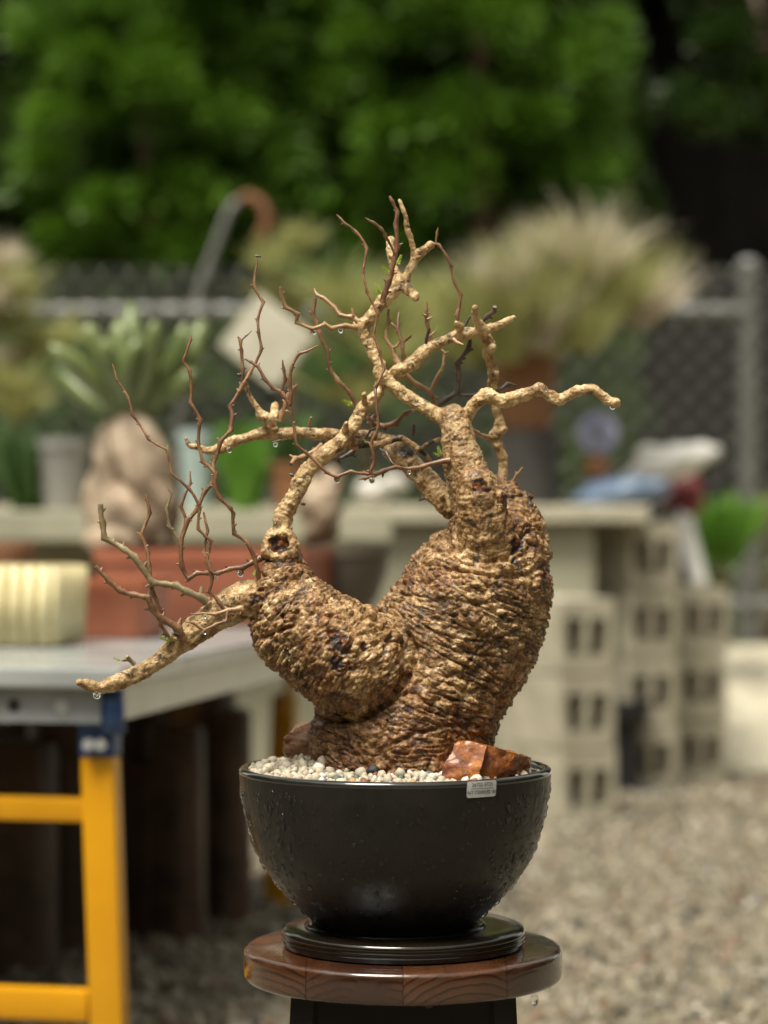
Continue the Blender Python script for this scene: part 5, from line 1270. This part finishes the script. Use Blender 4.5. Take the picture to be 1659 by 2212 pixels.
# ------------------------------------------------------------------ rocks and gravel in the pot
def rock_mat(name, a, b_, c_, e):
    m = NT(name); co = m.coord()
    col = m.ramp(m.noise(co, 38, 6, 0.68, 0.8), [(0.28, a), (0.45, b_), (0.6, c_), (0.8, e)])
    m.color(col); m.set(rough=m.ramp(m.noise(co, 60, 4), [(0.35, 0.22), (0.65, 0.5)]), coat=0.3, coatr=0.15)
    m.bump(m.noise(co, 120, 7, 0.7), 0.9, 0.004); return m.m
M['rock'] = rock_mat('rusty_red_stone', (0.040, 0.010, 0.006), (0.21, 0.055, 0.009), (0.40, 0.135, 0.016), (0.52, 0.27, 0.06))
M['rock2'] = rock_mat('brown_stone', (0.10, 0.04, 0.022), (0.24, 0.11, 0.05), (0.34, 0.19, 0.11), (0.44, 0.30, 0.20))
def rock(front, back, mat, name, label, seed=1):
    """front / back: polygons of (u, v, dy); a faceted solid between the two"""
    A = [at(u, v, D + dy) for u, v, dy in front]; B = [at(u, v, D + dy) for u, v, dy in back]
    bm = bmesh.new(); vv = [bm.verts.new(p) for p in A + B]
    bmesh.ops.convex_hull(bm, input=vv); 
    for q in [q for q in bm.verts if not q.link_faces]: bm.verts.remove(q)
    bmesh.ops.triangulate(bm, faces=bm.faces[:])
    bmesh.ops.subdivide_edges(bm, edges=bm.edges[:], cuts=7, use_grid_fill=True)
    bm.normal_update()
    for q in bm.verts:
        q.co += q.normal * (0.0028 * noise.noise(q.co * 60 + Vector((seed, 0, 0))) + 0.0014 * noise.noise(q.co * 190) + 0.0016 * (noise.voronoi(q.co * 55)[0][0] - 0.4))
    c = sum((q.co for q in bm.verts), Vector()) / len(bm.verts); c.z = ZR - 0.012
    for q in bm.verts: q.co -= c
    me = bpy.data.meshes.new(name); bm.to_mesh(me); bm.free()
    for p in me.polygons: p.use_smooth = True
    me.set_sharp_from_angle(angle=R(38))
    o = link(name, me, mat, None, c); tag(o, label, 'rock', 'stones wedged beside the trunk'); return o
rock([(945, 1692, -0.115), (962, 1650, -0.112), (984, 1602, -0.10), (1022, 1604, -0.105), (1050, 1612, -0.11), (1038, 1660, -0.122), (1030, 1694, -0.12)],
     [(1010, 1602, -0.05), (1055, 1612, -0.05), (1050, 1690, -0.05)], M['rock'], 'red_rock', 'upright rust red stone slab leaning on the right of the trunk base', 1)
rock([(1030, 1692, -0.108), (1036, 1650, -0.106), (1046, 1608, -0.098), (1090, 1620, -0.085), (1118, 1630, -0.075), (1116, 1672, -0.07), (1060, 1690, -0.10)],
     [(1055, 1612, -0.04), (1120, 1632, -0.03), (1116, 1680, -0.03)], M['rock'], 'red_rock', 'long rust orange stone behind the price sticker', 4)
rock([(1114, 1676, -0.055), (1116, 1631, -0.055), (1143, 1637, -0.03), (1141, 1672, -0.03)], [(1120, 1632, 0.0), (1146, 1640, 0.0), (1140, 1680, 0.0)], M['rock'], 'red_rock', 'small dark red stone at the right end of the rock row', 6)
rock([(612, 1618, 0.03), (614, 1592, 0.03), (640, 1572, 0.03), (672, 1560, 0.03), (690, 1600, 0.02), (690, 1640, 0.02), (620, 1640, 0.03)], [(640, 1565, 0.09), (690, 1560, 0.09), (690, 1640, 0.09), (620, 1630, 0.08)], M['rock2'], 'brown_rock', 'brown stone half hidden behind the left of the trunk base', 9)

def pebbles():
    rg = np.random.RandomState(17); meshes = []
    cols = {'pumice': ((0.34, 0.295, 0.215), (0.52, 0.465, 0.36)), 'white': ((0.54, 0.50, 0.42), (0.66, 0.62, 0.54)), 'brown': ((0.14, 0.045, 0.022), (0.24, 0.09, 0.04)), 'ochre': ((0.34, 0.19, 0.06), (0.46, 0.30, 0.12)), 'green': ((0.06, 0.085, 0.06), (0.12, 0.15, 0.11)), 'black': ((0.015, 0.015, 0.018), (0.04, 0.04, 0.045)), 'pink': ((0.36, 0.20, 0.14), (0.48, 0.30, 0.22))}
    mats = {k_: mottled(k_ + '_pebble', a, b_, 90, 0.5, 0.35, 260, 0.0012) for k_, (a, b_) in cols.items()}
    iv, if_ = ICO[2]; shapes = []
    for i in range(9):
        sd = rg.rand() * 50; P = np.array([p * (1 + 0.30 * noise.noise(Vector(p) * 1.6 + Vector((sd, 0, 0))) + 0.16 * noise.noise(Vector(p) * 3.2 + Vector((0, sd, 0)))) for p in iv])
        P *= np.array([1.15, 0.95, 0.78]) * (0.9 + 0.2 * rg.rand(3)); shapes.append(P)
    kinds = ['pumice'] * 56 + ['white'] * 20 + ['brown'] * 10 + ['ochre'] * 3 + ['green'] * 3 + ['black'] * 3 + ['pink'] * 3
    data = {}
    for k_ in cols:
        for i in range(9):
            me = mesh_np('pebble', shapes[i], if_, True); me.materials.append(mats[k_]); data[k_, i] = me
    Rin = R0 - 0.0108; pts = []
    tc = np.array(at(868, 1650, D))[:2]; tr = 0.100
    tries = 0
    while tries < 60000 and len(pts) < 1500:
        tries += 1; a = rg.rand() * 2 * PI; q = Rin * math.sqrt(rg.rand()); r_ = 0.0031 + 0.0048 * rg.rand() ** 1.7
        x, y = q * math.cos(a), q * math.sin(a)
        if q > Rin - r_ * 0.8: continue
        X, Y = PX + x, D + y
        if math.hypot(X - tc[0], Y - tc[1]) < tr: continue
        if any((X - p[0]) ** 2 + (Y - p[1]) ** 2 < ((r_ + p[2]) * 0.74) ** 2 for p in pts): continue
        pts.append((X, Y, r_))
    pts.sort(key=lambda p: p[1])
    bed = empty('pebble_dressing', (PX, D, ZR - 0.013), 'white pumice and mixed pebbles covering the soil in the pot', 'pebbles')
    o0 = origin(bed); rest = []
    for i, (X, Y, r_) in enumerate(pts):
        q = math.hypot(X - PX, Y - D); dt = math.hypot(X - tc[0], Y - tc[1])
        z = ZR - 0.0125 + r_ * 0.55 + 0.012 * max(0, 1 - (dt - tr) / 0.05) * 0.8 + (0.006 if X < PX - 0.08 else 0) + rg.rand() * 0.003
        kd = kinds[rg.randint(len(kinds))]; e = (rg.rand() * 6, rg.rand() * 6, rg.rand() * 6); sh_i = rg.randint(9)
        if i < 300:
            o = link('pebble', data[kd, sh_i], None, bed, Vector((X, Y, z)) - o0, e); o.scale = (r_, r_, r_)
        else:
            rest.append((shapes[sh_i] @ np.array(Euler(e).to_matrix()).T * r_ + np.array([X, Y, z]) - np.array(o0)))
    print('pebbles', len(pts))
    if rest:
        n = len(iv); o = link('pebble_bed', mesh_np('pebble_bed', np.concatenate(rest), np.concatenate([if_ + n * i for i in range(len(rest))]), True), mats['pumice'], bed); o['kind'] = 'stuff'
pebbles()
